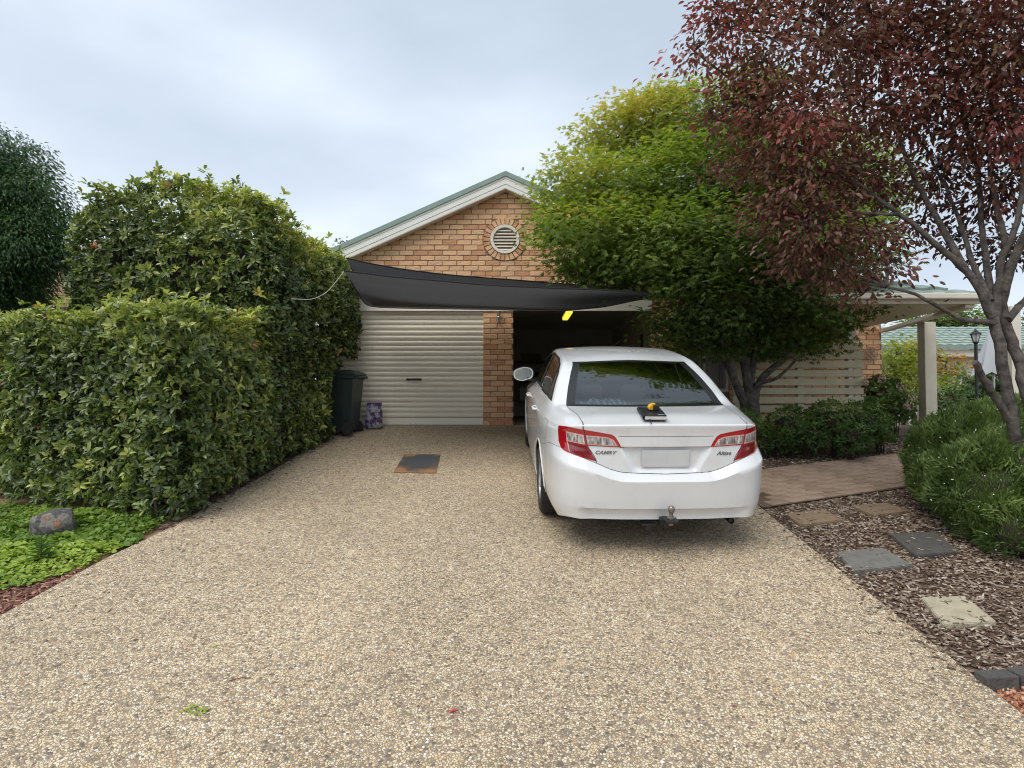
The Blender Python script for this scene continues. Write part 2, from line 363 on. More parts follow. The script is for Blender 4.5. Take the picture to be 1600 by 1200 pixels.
# brick path leading off the drive
PA, PB = Vector((2.45, 5.98)), Vector((2.45, 7.12)); QA, QB = Vector((4.2, 6.62)), Vector((4.35, 7.75))
pth = empty('brick_path', (2.45, 6, gz(6))); tag(pth, kind='structure')
bed = sheet('path_bed', [tuple(PA),(4.2,6.62),(6.6,7.6),(8.4,8.9),(8.2,10.0),(6.3,8.75),(4.35,7.75),tuple(PB)], -.012, M['soil']); keep(bed, pth); del bed['kind']
def paver_mesh(l, w):
    b = MB(); h = .02; c = .006
    b.add([(-l/2,-w/2,-h),(l/2,-w/2,-h),(l/2,w/2,-h),(-l/2,w/2,-h),(-l/2,-w/2,-c),(l/2,-w/2,-c),(l/2,w/2,-c),(-l/2,w/2,-c),(-l/2+c,-w/2+c,0),(l/2-c,-w/2+c,0),(l/2-c,w/2-c,0),(-l/2+c,w/2-c,0)],
          [(8,9,10,11),(4,5,9,8),(5,6,10,9),(6,7,11,10),(7,4,8,11),(0,1,5,4),(1,2,6,5),(2,3,7,6),(3,0,4,7)])
    o = b.build('paver'); me = o.data; bpy.data.objects.remove(o); return me
pm = [paver_mesh(.224,.110) for _ in range(3)]
for q, mm in zip(pm, ('paver','paver_b','paver')): q.materials.append(M[mm])
ang = math.atan2(.64, 1.75); ca, sa = math.cos(ang), math.sin(ang); sl = math.atan(SLOPE)
row = 0; wv = 0
for row in range(12):
    for k in range(-2, 27):
        a = (k + (.5 if row % 2 else 0)) * .238; w_ = row * .122 + .07
        x = PA.x + a*ca - w_*sa; y = PA.y + a*sa + w_*ca
        if x < 2.45 + .12 or x > 7.5 or row > 8: continue
        if x > 5 and row > 7: continue
        o = bpy.data.objects.new('paver', pm[(k*7+row*3) % 3]); COL.objects.link(o)
        o.location = Vector((x, y, gz(y) + .001 + random.uniform(-.0012,.0012))) - pth.location
        o.rotation_euler = (sl*ca, -sl*sa*-1 if False else -sl*sa*-1, ang + random.uniform(-.008,.008)); o.parent = pth
        # tilt with the slope of the ground
        nrm = Vector((0, -math.sin(sl), math.cos(sl))); X = Vector((ca, sa, SLOPE*sa)).normalized(); Y = nrm.cross(X)
        o.rotation_euler = Matrix((X, Y, nrm)).transposed().to_euler()

# ================================================================ THE HOUSE WITH THE GARAGE
house = empty('brick_house', (0, YD, ZD), 'orange brick house with double garage, green roof trim and round gable vent behind the drive', 'house')
def xf(u, y=None): return at(u, 600, YD if y is None else y).x
def zf(v, y=None): return at(800, v, YD if y is None else y).z
XL, XR = xf(497), xf(1073); XAP = xf(790); TAN = .449
ZAP = zf(300); ZHEAD = zf(486); ZBR = zf(464)
bricks = []   # (x0, x1, z0, yface, kind) collected first; the largest in view become parts
BH, JT, BL = .0765, .0100, .2300
def eavez(x): return ZAP - abs(x - XAP) * TAN
wallg = MB()
ze = eavez(XL)
wallg.prism([(XL,YD+.012,ZBR),(XR,YD+.012,ZBR),(XR,YD+.012,eavez(XR)),(XAP,YD+.012,ZAP),(XL,YD+.012,eavez(XL))], (0,.22,0))
wallg.box((XL, YD+.012, ZD-.1), (xf(528), YD+.232, ZBR-.002))
wallg.box((xf(755)+.006, YD+.012, ZD-.1), (xf(802)-.006, YD+.36, ZBR-.002))
wallg.box((xf(1019)+.006, YD+.012, ZD-.1), (XR, YD+.232, ZBR-.002))
gw = wallg.build('garage_wall', M['mortar']); keep(gw, house)
VX, VZ, VR = xf(789), zf(374), .372
z = ZBR + .004; r_ = 0; rowz = []
while z < ZAP: rowz.append(z); z += BH + JT
for r_, z in enumerate(rowz):
    zc = z + BH/2; x = XL + (0 if r_ % 2 else -BL/2) + random.uniform(-.004,.004)
    half = (ZAP - (z + BH*.3)) / TAN
    while x < XR:
        x0, x1 = max(x, XL, XAP - half), min(x + BL, XR, XAP + half)
        dz = abs(zc - VZ)
        segs = [(x0, x1)]
        if dz < VR:
            h = math.sqrt(VR*VR - dz*dz); segs = [(x0, min(x1, VX-h)), (max(x0, VX+h), x1)]
        for a_, b_ in segs:
            if b_ - a_ > .03: bricks.append((a_, b_, z, YD, 'wall', BH))
        x += BL + JT
def brick_rect(x0, x1, z0, z1, yf, tagk, phase=0):
    z = z1 - BH; r_ = phase
    while z > z0 - BH*.5:
        x = x0 + (0 if r_ % 2 else -(BL+JT)/2)
        while x < x1 - .02:
            a_, b_ = max(x, x0), min(x+BL, x1)
            if b_-a_ > .03: bricks.append((a_, b_, max(z, z0), yf, tagk, BH))
            x += BL+JT
        z -= BH+JT; r_ += 1
brick_rect(xf(755), xf(802), ZD, ZBR-.01, YD, 'pillar')
brick_rect(xf(1019), XR, ZD, ZBR-.01, YD, 'jamb')
brick_rect(XL, xf(528), ZD, ZBR-.01, YD, 'jamb')
# right wing wall, set back
YW = YD + .55; XW2 = at(1377, 500, YW).x; ZW2 = zf(440, YW)
WX0, WX1 = at(1062, 500, YW).x, at(1138, 500, YW).x; WZ0, WZ1 = zf(612, YW), zf(500, YW)   # window
ww = MB(); ww.box((XR+.003, YW+.012, ZD-.15), (WX0, YW+.25, ZW2)); ww.box((WX1, YW+.012, ZD-.15), (XW2, YW+.25, ZW2))
ww.box((WX0+.001, YW+.012, ZD-.15), (WX1-.001, YW+.25, WZ0)); ww.box((WX0+.001, YW+.012, WZ1), (WX1-.001, YW+.25, ZW2))
wwall = ww.build('side_wall', M['mortar']); keep(wwall, house)
brick_rect(WX1+.005, XW2, ZD, zf(470, YW), YW, 'side')
brick_rect(XR+.005, WX0-.005, ZD, zf(470, YW), YW, 'side', 1)
def brick_mesh(l, h, m, seed, dpt=.10):
    rr = random.Random(seed); c = .007; j = lambda s=.003: rr.uniform(-s, s)
    y0 = j(.0035)
    v = [(-l/2,dpt,0),(l/2,dpt,0),(l/2,dpt,h),(-l/2,dpt,h),
         (-l/2,y0+c,0),(l/2,y0+c,0),(l/2,y0+c,h),(-l/2,y0+c,h),
         (-l/2+c+j(),y0,c+j()),(0+j(),y0+j(),c*.6+j()),(l/2-c+j(),y0,c+j()),(l/2-c+j(),y0+j(),h-c+j()),(0+j(),y0+j(),h-c*.6+j()),(-l/2+c+j(),y0+j(),h-c+j())]
    f = [(8,9,12,13),(9,10,11,12),(4,5,10,9),(4,9,8),(5,6,11,10),(6,7,13,12),(6,12,11),(7,4,8,13),(0,4,7,3),(5,1,2,6),(7,6,2,3),(0,1,5,4)]
    b = MB().add(v, f); o = b.build('brick', m); me = o.data; bpy.data.objects.remove(o); return me, v, f
def vis(b_):
    u = 800 + FPX * ((b_[0]+b_[1])/2) / b_[3]; v = 628 - FPX * (b_[2]-CAMH) / b_[3]
    s = 0
    if b_[4] == 'wall':
        s = 10 if v < 455 else 2
        if u < 545: s = 0
        if u > 870: s = 3 if u < 930 else 1
    elif b_[4] == 'pillar': s = 9 if v > 480 else 0
    elif b_[4] == 'side': s = 8 if u > 1345 else 2.5
    else: s = 1 if u > 1000 else 0
    return s * (b_[1]-b_[0] + .3)
bricks.sort(key=vis, reverse=True)
cache = {}; left = []; ring_n = 26
single = bricks[:300 - ring_n]; rest = bricks[300 - ring_n:]
mats3 = [M['brick'], M['brick_b'], M['brick_c']]
par = {'wall': gw, 'pillar': gw, 'jamb': gw, 'side': wwall}
def world_keep(o, parent):
    o.parent = parent; o.matrix_parent_inverse = Matrix.Identity(4)
hm = Matrix.Translation(house.location)
for q in single:
    l = round((q[1]-q[0]) / .01) * .01; sd = random.randrange(3 if l > .2 else 1); ky = (l, sd); mi = random.choices((0,1,2), (5,3,3))[0]
    if (ky, mi) not in cache: cache[(ky, mi)] = brick_mesh(l, BH, mats3[mi], hash((ky, mi)) % 9999)[0]
    o = bpy.data.objects.new('brick', cache[(ky, mi)]); COL.objects.link(o)
    p = par[q[4]]; o.parent = p
    o.location = ((q[0]+q[1])/2, q[3] + random.uniform(-.003,.003), q[2])
for tk, pr in (('rest', None),):
    for nm, pr in (('a', gw), ('b', wwall)):
        bb = MB()
        for q in rest:
            if par[q[4]] is not pr: continue
            _, v, f = brick_mesh(q[1]-q[0], BH, mats3[0], int(q[0]*997 + q[2]*131) % 9999)
            bb.cur = random.choices((0,1,2), (5,3,3))[0]; cx = (q[0]+q[1])/2; dy = q[3] + random.uniform(-.003,.003)
            bb.add([(x+cx, y+dy, z+q[2]) for x, y, z in v], f)
        if bb.v: o = bb.build('brickwork', mats3, pr); o['kind'] = 'stuff'
# ring of wedge bricks round the vent
def ring_mesh(m):
    n = ring_n; r0, r1 = .252, .360; a = math.pi/n*.90
    pts = [(r0,-a),(r1,-a),(r1,a),(r0,a)]; c = .006; b = MB()
    P0 = [(r*math.sin(t), .008, r*math.cos(t)) for r, t in pts]; cx = sum(p[0] for p in P0)/4; cz = sum(p[2] for p in P0)/4
    P1 = [(cx+(p[0]-cx)*.86, -.010, cz+(p[2]-cz)*.90) for p in P0]; P2 = [(p[0], .09, p[2]) for p in P0]
    b.add(P0+P1+P2, [(4,5,6,7),(0,1,5,4),(1,2,6,5),(2,3,7,6),(3,0,4,7),(8,9,1,0),(9,10,2,1),(10,11,3,2),(11,8,0,3)])
    o = b.build('brick', m); me = o.data; bpy.data.objects.remove(o); return me
rm = [ring_mesh(m) for m in mats3]
for k in range(ring_n):
    o = bpy.data.objects.new('brick', rm[random.randrange(3)]); COL.objects.link(o); o.parent = gw
    o.location = (VX, YD - .004, VZ); o.rotation_euler = (0, 2*math.pi*(k+.5)/ring_n, 0)
# round louvred vent
b = MB(); prof = [(.190,0),(.196,-.028),(.240,-.030),(.248,-.012),(.248,.06),(.190,.06)]
n = 40; vs = []; fs = []
for r, yy in prof:
    for k in range(n): th = 2*math.pi*k/n; vs.append((VX + r*math.sin(th), YD + yy, VZ + r*math.cos(th)))
for i in range(len(prof)):
    for k in range(n): i2 = (i+1) % len(prof); fs.append((i*n+k, i*n+(k+1)%n, i2*n+(k+1)%n, i2*n+k))
b.add(vs, fs); vent = b.build('gable_vent', M['cream'], smooth=True); keep(vent, house)
bk = MB().lathe([(.20,0),(.20,.004)], (0,0,0), 24, M=Matrix.Rotation(math.pi/2,4,'X')); 
for i_, q in enumerate(bk.v): bk.v[i_] = (q[0]+VX, q[1]+YD+.055, q[2]+VZ)
bk.build('vent_backing', M['dark'], vent)
for k in range(7):
    zz = VZ + (k-3)*.0525; h = math.sqrt(max(.193**2 - (zz-VZ)**2, .001)) - .004
    MB().prism([(VX-h, YD-.016, zz-.022),(VX-h, YD+.030, zz+.020),(VX-h, YD+.036, zz+.014),(VX-h, YD-.010, zz-.028)], (2*h,0,0)).build('vent_slat', M['cream'], vent)
# barge boards (three stepped mouldings each side) and green cap
yb = YD - .17
def rake(x_end, top, bot, y0, y1, nm, m):
    """a board between vertical offsets top and bot above the brick rake line"""
    b = MB(); z1 = eavez(x_end)
    b.prism([(XAP, y0, ZAP+top),(x_end, y0, z1+top),(x_end, y0, z1+bot),(XAP, y0, ZAP+bot)], (0, y1-y0, 0))
    o = b.build(nm, m); keep(o, house); return o
for xe in (XL - .30, XR + .30):
    for k, (t_, b2, dy) in enumerate([(.205,.168,0), (.165,.122,.006), (.119,.076,.0), (.073,.012,.006)]):
        rake(xe, t_, b2, yb + dy, yb + .03, 'barge_board', M['barge'])
        if k < 3: rake(xe, b2, b2-.003, yb+.012, yb+.03, 'board_joint', M['dark'])
    rake(xe, .285, .205, yb - .02, yb + .10, 'roof_cap', M['green_trim'])
    rake(xe, .255, .20, yb + .11, YD + 7.5, 'roof', M['tile'])
    rake(xe, .012, .0, yb + .01, YD + .01, 'eave_lining', M['cream'])
# lintel boards over the two openings
o = MB().box((xf(528), YD-.03, ZHEAD), (xf(1019), YD+.0, ZBR)).build('lintel_board', M['cream']); keep(o, house)
# side and back walls of the garage, interior faces
b = MB(); b.box((XL, YD+.24, ZD-.1), (XL+.12, YD+6.6, ze)).box((XR-.12, YD+.24, ZD-.1), (XR, YD+6.6, ze)).box((XL, YD+6.6, ZD-.1), (XR, YD+6.8, ze))
b.box((XL+.13, YD+.24, ZBR+.25), (XR-.13, YD+6.59, ZBR+.30))
o = b.build('garage_interior', M['plaster']); keep(o, house)
o = MB().box((xf(760), YD+.37, ZD), (xf(797), YD+6.5, ZBR+.2)).build('partition', M['plaster']); keep(o, house)

# roller door: a slat for every rib
rd = empty('roller_door', (xf(640), YD+.06, ZD)); keep(rd, house); rd.matrix_parent_inverse = Matrix.Identity(4); rd.location = Vector((xf(640), YD+.06, ZD)) - house.location
RW = (xf(757) - xf(524))/2; RCX = (xf(757)+xf(524))/2
sm = MB(); ph = .0858; pf = [(0,.026),(.006,.006),(.016,-.005),(.042,-.009),(.062,-.006),(.072,.006),(.078,.026),(.0858,.026)]
pts = [(-RW + (RCX-xf(640)), y, z) for z, y in pf]; n_ = len(pts)
sm.add(pts + [(x+2*RW, y, z) for x, y, z in pts], [(i, i+1, n_+i+1, n_+i) for i in range(n_-1)])
s0 = sm.build('slat', M['cream_door'], smooth=False, fix=False); s0.data.shade_smooth(); sme = s0.data; bpy.data.objects.remove(s0)
zz = .13
while ZD + zz < ZHEAD + .05:
    o = bpy.data.objects.new('slat', sme); COL.objects.link(o); o.parent = rd; o.location = (0, 0, zz); zz += ph
o = MB().box((-RW+RCX-xf(640), -.012, .012), (RW+RCX-xf(640), .015, .128), bevel=.004).build('bottom_rail', M['cream_door'], rd)
o = MB().box((xf(634)-xf(640), -.022, .128+ph*7+.014), (xf(658)-xf(640), .0, .128+ph*7+.05), bevel=.004).build('lock_slot', M['black'], rd)
o = MB().box((xf(639)-xf(640), -.035, .015), (xf(651)-xf(640), -.013, .03)).box((xf(641)-xf(640), -.03, .03), (xf(643)-xf(640), -.013, .055)).box((xf(647)-xf(640), -.03, .03), (xf(649)-xf(640), -.013, .055)).build('lift_handle', M['steel'], rd)
# lit tube on the garage ceiling
cl = empty('ceiling_light', (xf(888, YD+1.9), YD+1.9, zf(480, YD+1.9)), 'lit yellow strip light on the ceiling of the open garage', 'light')
p_ = at(888, 492, YD+1.6); dx = .06
b = MB().box((-.055,-.5,-.03), (.055,.5,.02), bevel=.012); o = b.build('diffuser', mat('lit_yellow', (.8,.75,.2), .4, emit=(1,.88,.08), estr=.6), cl)
o = MB().box((-.07,-.52,.022), (.07,.52,.05)).build('housing', M['cream'], cl)
cl.location = p_ + Vector((0,.2,.02))

# window of the wing with pale curtains
win = empty('window', (0,0,0)); win.parent = house; win.matrix_parent_inverse = Matrix.Translation(house.location).inverted()
b = MB(); t_ = .05
b.box((WX0,YW+.02,WZ0),(WX0+t_,YW+.09,WZ1)).box((WX1-t_,YW+.02,WZ0),(WX1,YW+.09,WZ1)).box((WX0+t_,YW+.02,WZ0),(WX1-t_,YW+.09,WZ0+t_)).box((WX0+t_,YW+.02,WZ1-t_),(WX1-t_,YW+.09,WZ1)).box(((WX0+WX1)/2-.02,YW+.03,WZ0+t_),((WX0+WX1)/2+.02,YW+.08,WZ1-t_))
b.build('window_frame', M['cream'], win)
vs = []; nn = 60
for i in range(nn+1):
    x = WX0 + (WX1-WX0)*i/nn; yy = YW + .20 + .022*math.sin(i*1.9)
    vs += [(x, yy, WZ0), (x, yy, WZ1)]
MB().add(vs, [(2*i, 2*i+2, 2*i+3, 2*i+1) for i in range(nn)]).build('curtain', M['curtain'], win)
# wing roof and veranda
YG = 7.75; ZV = at(1523, 480, YG).z; XV = at(1530, 470, YG).x
zt = at(1400, 462, YG).z; zb_ = at(1400, 475, YG).z
o = MB().box((XR-.3, YG-.02, zb_), (XV, YG+.03, zt-.035)).build('fascia', M['cream']); keep(o, house)
o = MB().box((XR-.3, YG-.12, zt-.06), (XV+.06, YG-.022, zt+.02), bevel=.015).build('gutter', M['cream']); keep(o, house)
o = MB().box((XR-.3, YG+.032, zb_+.01), (XV, YW+.0, zb_+.03)).build('soffit', M['cream']); keep(o, house)
b = MB(); B1 = at(1519,480,YG); B0 = at(1375,522,YW); b.prism([(B1.x-.06, YG+.035, ZV),(B1.x+.06, YG+.035, ZV),(B0.x+.10, YW-.005, ZV),(B0.x-.02, YW-.005, ZV)], (0,0,max(.05, zb_-ZV+.005))); o = b.build('veranda_beam', M['cream']); keep(o, house)
for (u0, u1, yy, vt) in ((1445.5, 1463.5, 9.15, 505),):
    xa, xb2 = at(u0, 560, yy).x, at(u1, 560, yy).x
    o = MB().box((xa, yy, ZD-.55), (xb2, yy+.17, ZV-.003), bevel=.006).build('veranda_post', M['post']); keep(o, house)
# small return: beam drawn from brick corner to the post line
o = MB().box((at(1325,520,8.95).x, 8.95, ZD-.5), (at(1337,520,8.95).x, 9.06, zb_), bevel=.005).build('veranda_post', M['barge']); keep(o, house)
# tiled roof of the wing: courses of tiles as steps
def tiled_roof(parent, name, x0, x1, y0, z0, pitch, n, m, wave=.30, course=.32, x0s=0, x1s=0, bump=.028):
    ca_, sa_ = math.cos(R(pitch)), math.sin(R(pitch))
    for k in range(n):
        vs = []; fs = []; a0, a1 = k*course, (k+1)*course + .03
        xa, xb = x0 + x0s*k*course, x1 + x1s*k*course; N_ = max(4, int((xb-xa)/wave*6))
        for i in range(N_+1):
            x = xa + (xb-xa)*i/N_; w = bump*abs(math.sin(math.pi*x/wave))
            for a, h in ((a0, .0), (a0, .03+w), (a1, .0+w*.6)): vs.append((x, y0 + a*ca_ - h*sa_, z0 + a*sa_ + h*ca_))
        for i in range(N_):
            fs += [(i*3, i*3+3, i*3+4, i*3+1), (i*3+1, i*3+4, i*3+5, i*3+2)]
        o = MB().add(vs, fs).build(name, m, fix=False); keep(o, parent)
tiled_roof(house, 'tile_course', XR+.2, XV+.02, YG-.08, zt-.02, 22, 15, M['tile'], x1s=-.9*math.cos(R(22)))
# deck screen of horizontal boards
scr = empty('timber_screen', (at(1248,640,8.9).x, 8.9, gz(8.9)), 'low olive grey screen of horizontal timber boards behind the green tree trunk', 'screen')
X0s, X1s = at(1146,600,8.9).x, at(1350,600,8.9).x
for k in range(9):
    vtop = 536.5 + 13.9*k; z1, z0 = at(1250, vtop, 8.9).z, at(1250, vtop+10.2, 8.9).z
    o = MB().box((X0s + (.45 if k == 0 else 0) + random.uniform(-.012,.012), 8.9+random.uniform(-.003,.003), z0), (X1s+random.uniform(-.012,.012), 8.922, z1), bevel=.003).build('board', M['screen']); keep(o, scr)
for xx in (X0s+.02, (X0s+X1s)/2, X1s-.12):
    o = MB().box((xx, 8.93, gz(8.9)-.05), (xx+.09, 9.02, at(1250,545,8.9).z)).build('post', M['screen']); keep(o, scr)
# ================================================================ THE WHITE SEDAN
from mathutils.bvhtree import BVHTree
def pchip(xs, ys):
    xs = np.asarray(xs, float); ys = np.asarray(ys, float)
    if ys.ndim == 1: ys = ys[:, None]
    h = np.diff(xs)[:, None]; d = np.diff(ys, axis=0) / h; m = np.zeros_like(ys)
    for i in range(1, len(xs)-1):
        w1 = 2*h[i]+h[i-1]; w2 = h[i]+2*h[i-1]
        ok = d[i-1]*d[i] > 0
        m[i] = np.where(ok, (w1+w2)/(w1/np.where(d[i-1]==0,1e9,d[i-1]) + w2/np.where(d[i]==0,1e9,d[i])), 0)
    m[0] = d[0]; m[-1] = d[-1]
    def f(x):
        x = np.atleast_1d(np.asarray(x, float)); i = np.clip(np.searchsorted(xs, x, side='right')-1, 0, len(xs)-2)
        hh = h[i]; t = ((x - xs[i])[:, None]) / hh; t2, t3 = t*t, t*t*t
        return (2*t3-3*t2+1)*ys[i] + (t3-2*t2+t)*hh*m[i] + (-2*t3+3*t2)*ys[i+1] + (t3-t2)*hh*m[i+1]
    return f
def sstep(a, b, x): t = np.clip((np.asarray(x, float)-a)/(b-a), 0, 1); return t*t*(3-2*t)

car = empty('parked_car', (1.191, 4.84*math.cos(sl), 4.84*math.sin(sl)), 'white four-door sedan parked nose-in towards the open garage, seen from behind', 'car')
car.rotation_euler = (Matrix.Rotation(sl, 3, 'X') @ Matrix.Rotation(.024, 3, 'Z')).to_euler()
MC = Matrix.LocRotScale(car.location, car.rotation_euler, None); MCI = MC.inverted()

def paint():
    m = mat('white_paint', (.67,.685,.69), .26, spec=.5, coat=.9, ramp=[(.30,(.625,.63,.62)),(.46,(.672,.685,.69)),(.7,(.69,.70,.71))], nscale=5, detail=7)
    return m
M['paint'] = paint()
M['trim'] = mat('black_trim', (.012,.012,.013), .35)
M['rubber'] = mat('rubber', (.018,.018,.018), .75, bump=.3, bscale=80)
M['plastic'] = mat('underbody', (.02,.02,.02), .85)
M['gap'] = mat('panel_gap', (.05,.05,.052), .8)
def glass_mat(name, tint, refl=1.0, alpha=.75):
    m = bpy.data.materials.new(name); m.use_nodes = True; t = m.node_tree; t.nodes.clear()
    o = t.nodes.new('ShaderNodeOutputMaterial'); tr = t.nodes.new('ShaderNodeBsdfTransparent'); tr.inputs[0].default_value = (*tint, 1)
    gl = t.nodes.new('ShaderNodeBsdfGlossy'); gl.inputs['Roughness'].default_value = .02; gl.inputs['Color'].default_value = (refl,refl,refl,1)
    fr = t.nodes.new('ShaderNodeFresnel'); fr.inputs['IOR'].default_value = 1.95; ms = t.nodes.new('ShaderNodeMixShader')
    t.links.new(fr.outputs[0], ms.inputs[0]); t.links.new(tr.outputs[0], ms.inputs[1]); t.links.new(gl.outputs[0], ms.inputs[2]); t.links.new(ms.outputs[0], o.inputs[0])
    return m
M['carglass'] = glass_mat('car_glass', (.36,.42,.41))
M['sideglass'] = glass_mat('side_glass', (.35,.38,.37))

# plan of the waistline: from the middle of the tail round to the nose (x, y)
RIM = np.array([(0,.055),(.30,.062),(.50,.078),(.635,.105),(.715,.165),(.775,.265),(.825,.42),(.860,.62),(.882,.90),(.893,1.3),(.900,2.0),(.900,2.8),(.89,3.5),(.86,4.05),(.80,4.42),(.68,4.64),(.42,4.77),(0,4.82)])
arc = np.concatenate([[0], np.cumsum(np.linalg.norm(np.diff(RIM, axis=0), axis=1))])
rimf = pchip(arc, RIM)
def rim(u):
    p = rimf(u); e = .004; q = rimf(np.clip(np.asarray(u)+e, 0, arc[-1])) - rimf(np.clip(np.asarray(u)-e, 0, arc[-1]))
    q /= np.linalg.norm(q, axis=1, keepdims=True); nn = np.stack([q[:,1], -q[:,0]], 1); z0 = np.atleast_1d(u) < 1e-6; nn[z0] = (0, -1); z1 = np.atleast_1d(u) > arc[-1]-1e-6; nn[z1] = (0, 1); return p, nn
rimz = pchip([0, arc[3], arc[5], arc[6], arc[8], arc[10], arc[12], arc[14], arc[-1]], [1.045,1.035,.998,.985,.972,.952,.90,.80,.74])
def wrear(u): return 1 - sstep(.68, 1.05, u)
# level tables: rear (z, off) and side (z, off)
LEV = np.array([0, 1, 2, 3, 4, 5, 6, 7, 8, 9, 10.])
def levels(u):
    """(n, 11, 2) z and offset for each u"""
    u = np.atleast_1d(u); n = len(u); w = wrear(u)[:, None]; zr = rimz(u)[:, 0]
    x = np.clip(rimf(u)[:, 0], 0, 2)
    seam = pchip([0, .33, .40, .53, .66, .79, 1.0], [.655,.668,.684,.735,.785,.825,.84])(np.minimum(x, .99))[:, 0]
    crease = seam - pchip([0, .5, .8, 1], [.045,.065,.085,.09])(np.minimum(x, .99))[:, 0]
    Zr = np.stack([zr, zr-.012, zr*0+.955, zr*0+.868, (seam+.868)/2, seam, crease, zr*0+.47, zr*0+.392, .345+.026*(1-sstep(.60,.68,x)), zr*0+.292], 1)
    mid = 1 - sstep(.56, .66, x)
    Or = np.stack([zr*0, zr*0+.010, zr*0+.000, zr*0+.002, zr*0+.010, zr*0+.016, zr*0+.080, zr*0+.070, .062 - .0*mid, .052-.046*mid, .040-.026*mid], 1)
    seam_s = pchip([0, 1.0, 1.35, 1.8, 2.5, arc[-1]], [.825,.82,.74,.70,.68,.66])(u)[:, 0]
    Zs = np.stack([zr, zr-.03, .5*zr+.5*(seam_s+.09), seam_s+.08, seam_s+.04, seam_s, seam_s-.09, zr*0+.46, zr*0+.36, zr*0+.28, zr*0+.21], 1)
    k = sstep(.9, 1.3, u); k2 = 1-k
    Os = np.stack([zr*0, zr*0+.012, zr*0+.020, zr*0+.024, zr*0+.026, .028+.004*k2, .032+.018*k2, .028+.022*k2, .022+.02*k2, .018+.01*k2, zr*0-.01], 1)
    # the rear bumper's lower edge rises behind the wheel
    rise = sstep(.85, 1.3, u) * (1-sstep(1.75, 2.2, u)) * .08
    Zs[:, 10] += rise; Zs[:, 9] += rise*.8; Zs[:, 8] += rise*.4
    return Zr*w + Zs*(1-w), Or*w + Os*(1-w)
def shell_points(U, VL):
    """U (n) arc positions, VL (m) levels -> (m, n, 3)"""
    Z, O = levels(U); out = np.zeros((len(VL), len(U), 3)); ii = len(U)
    xs_r = pchip([0, 2, 3, 5, 6, 8, 10], [1, .992, .945, .835, .835, .9, 1.0])
    for j, v in enumerate(VL):
        sh = float(xs_r(v)[0]); ub = arc[3]; ue = 1.25
        Uj = np.where(U < ub, U*sh, np.where(U < ue, ub*sh + (U-ub)*(ue-ub*sh)/(ue-ub), U))
        Zj, Oj = levels(Uj); p, nn = rim(Uj)
        i = min(int(v), 9)
        z = np.array([pchip(LEV, Zj[q])(v)[0,0] for q in range(ii)]); o = np.array([pchip(LEV, Oj[q])(v)[0,0] for q in range(ii)])
        if v > 4.9:
            zl = Zj[:,i] + (Zj[:,i+1]-Zj[:,i])*(v-i); ol = Oj[:,i] + (Oj[:,i+1]-Oj[:,i])*(v-i); kk = .85; z = z*(1-kk) + zl*kk; o = o*(1-kk) + ol*kk
        # number-plate recess under the garnish
        hw = .255 + .10*np.clip((z-.68)/.18, 0, 1)
        rec = (1-sstep(hw-.035, hw, np.abs(p[:,0]))) * sstep(.655, .70, z) * (1-sstep(.858, .866, z))
        o = o - .030*rec*(Uj < 1)
        # step at the seam between bumper and lid
        out[j, :, 0] = p[:,0] + nn[:,0]*o; out[j, :, 1] = p[:,1] + nn[:,1]*o; out[j, :, 2] = z
    return out
ub = arc[3]
U = np.concatenate([np.linspace(0, ub, 34), np.linspace(ub, 1.25, 30)[1:], np.arange(1.28, 2.3, .03), np.arange(2.33, 4.3, .07), np.arange(4.35, 5.35, .03), np.linspace(5.4, arc[-1], 22)])
KLID = 33
VL = np.concatenate([np.linspace(0,1,4), np.linspace(1,2,5)[1:], np.linspace(2,3,8)[1:], np.linspace(3,4,9)[1:], np.linspace(4,5,9)[1:], np.linspace(5,6,9)[1:], np.linspace(6,7,8)[1:], np.linspace(7,8,6)[1:], np.linspace(8,9,5)[1:], np.linspace(9,10,4)[1:]])
SH = shell_points(U, VL)
# shallow dent left of the middle of the bumper
d = np.sqrt((SH[:,:,0]+.235)**2 + ((SH[:,:,2]-.47)*1.2)**2)
# wheel arches: snap the near vertices to the circle, drop what lies inside
WHEELS = [(1.09, .33), (3.86, .33)]; RA = .375
inside = np.zeros(SH.shape[:2], bool)
for wy, wz in WHEELS:
    dy, dz = SH[:,:,1]-wy, SH[:,:,2]-wz; r = np.sqrt(dy*dy+dz*dz); near = (np.abs(r-RA) < .026) & (SH[:,:,0] > .7)
    k = np.where(near, RA/np.maximum(r, 1e-6), 1); SH[:,:,1] = wy + dy*k; SH[:,:,2] = wz + dz*k
    inside |= (r < RA-.0255) & (SH[:,:,0] > .7)
jseam = int(np.argmin(np.abs(VL-5)))
nU, nV = len(U), len(VL)
ibump = int(np.argmin(np.abs(U-1.62)))
parts = {'body': ([], []), 'bumper': ([], []), 'boot_lid': ([], [])}
class Acc:
    def __init__(s): s.v = []; s.f = []; s.map = {}
    def vi(s, p):
        k = (round(p[0], 5), round(p[1], 5), round(p[2], 5))
        if k not in s.map: s.map[k] = len(s.v); s.v.append(tuple(p))
        return s.map[k]
    def quad(s, *ps):
        f = [s.vi(p) for p in ps]; g = []
        for q in f:
            if q not in g: g.append(q)
        if len(g) > 2: s.f.append(tuple(g))
A = {k: Acc() for k in ('body', 'bumper', 'boot_lid')}
for j in range(nV-1):
    for i in range(nU-1):
        if inside[j:j+2, i:i+2].sum() > 0: continue
        nm = 'boot_lid' if (i < KLID and j < jseam) else 'bumper' if (j >= jseam and i < ibump) else 'body'
        for sx in (1, -1):
            P = [SH[j,i]*(sx,1,1), SH[j,i+1]*(sx,1,1), SH[j+1,i+1]*(sx,1,1), SH[j+1,i]*(sx,1,1)]
            A[nm].quad(*(P if sx > 0 else P[::-1]))
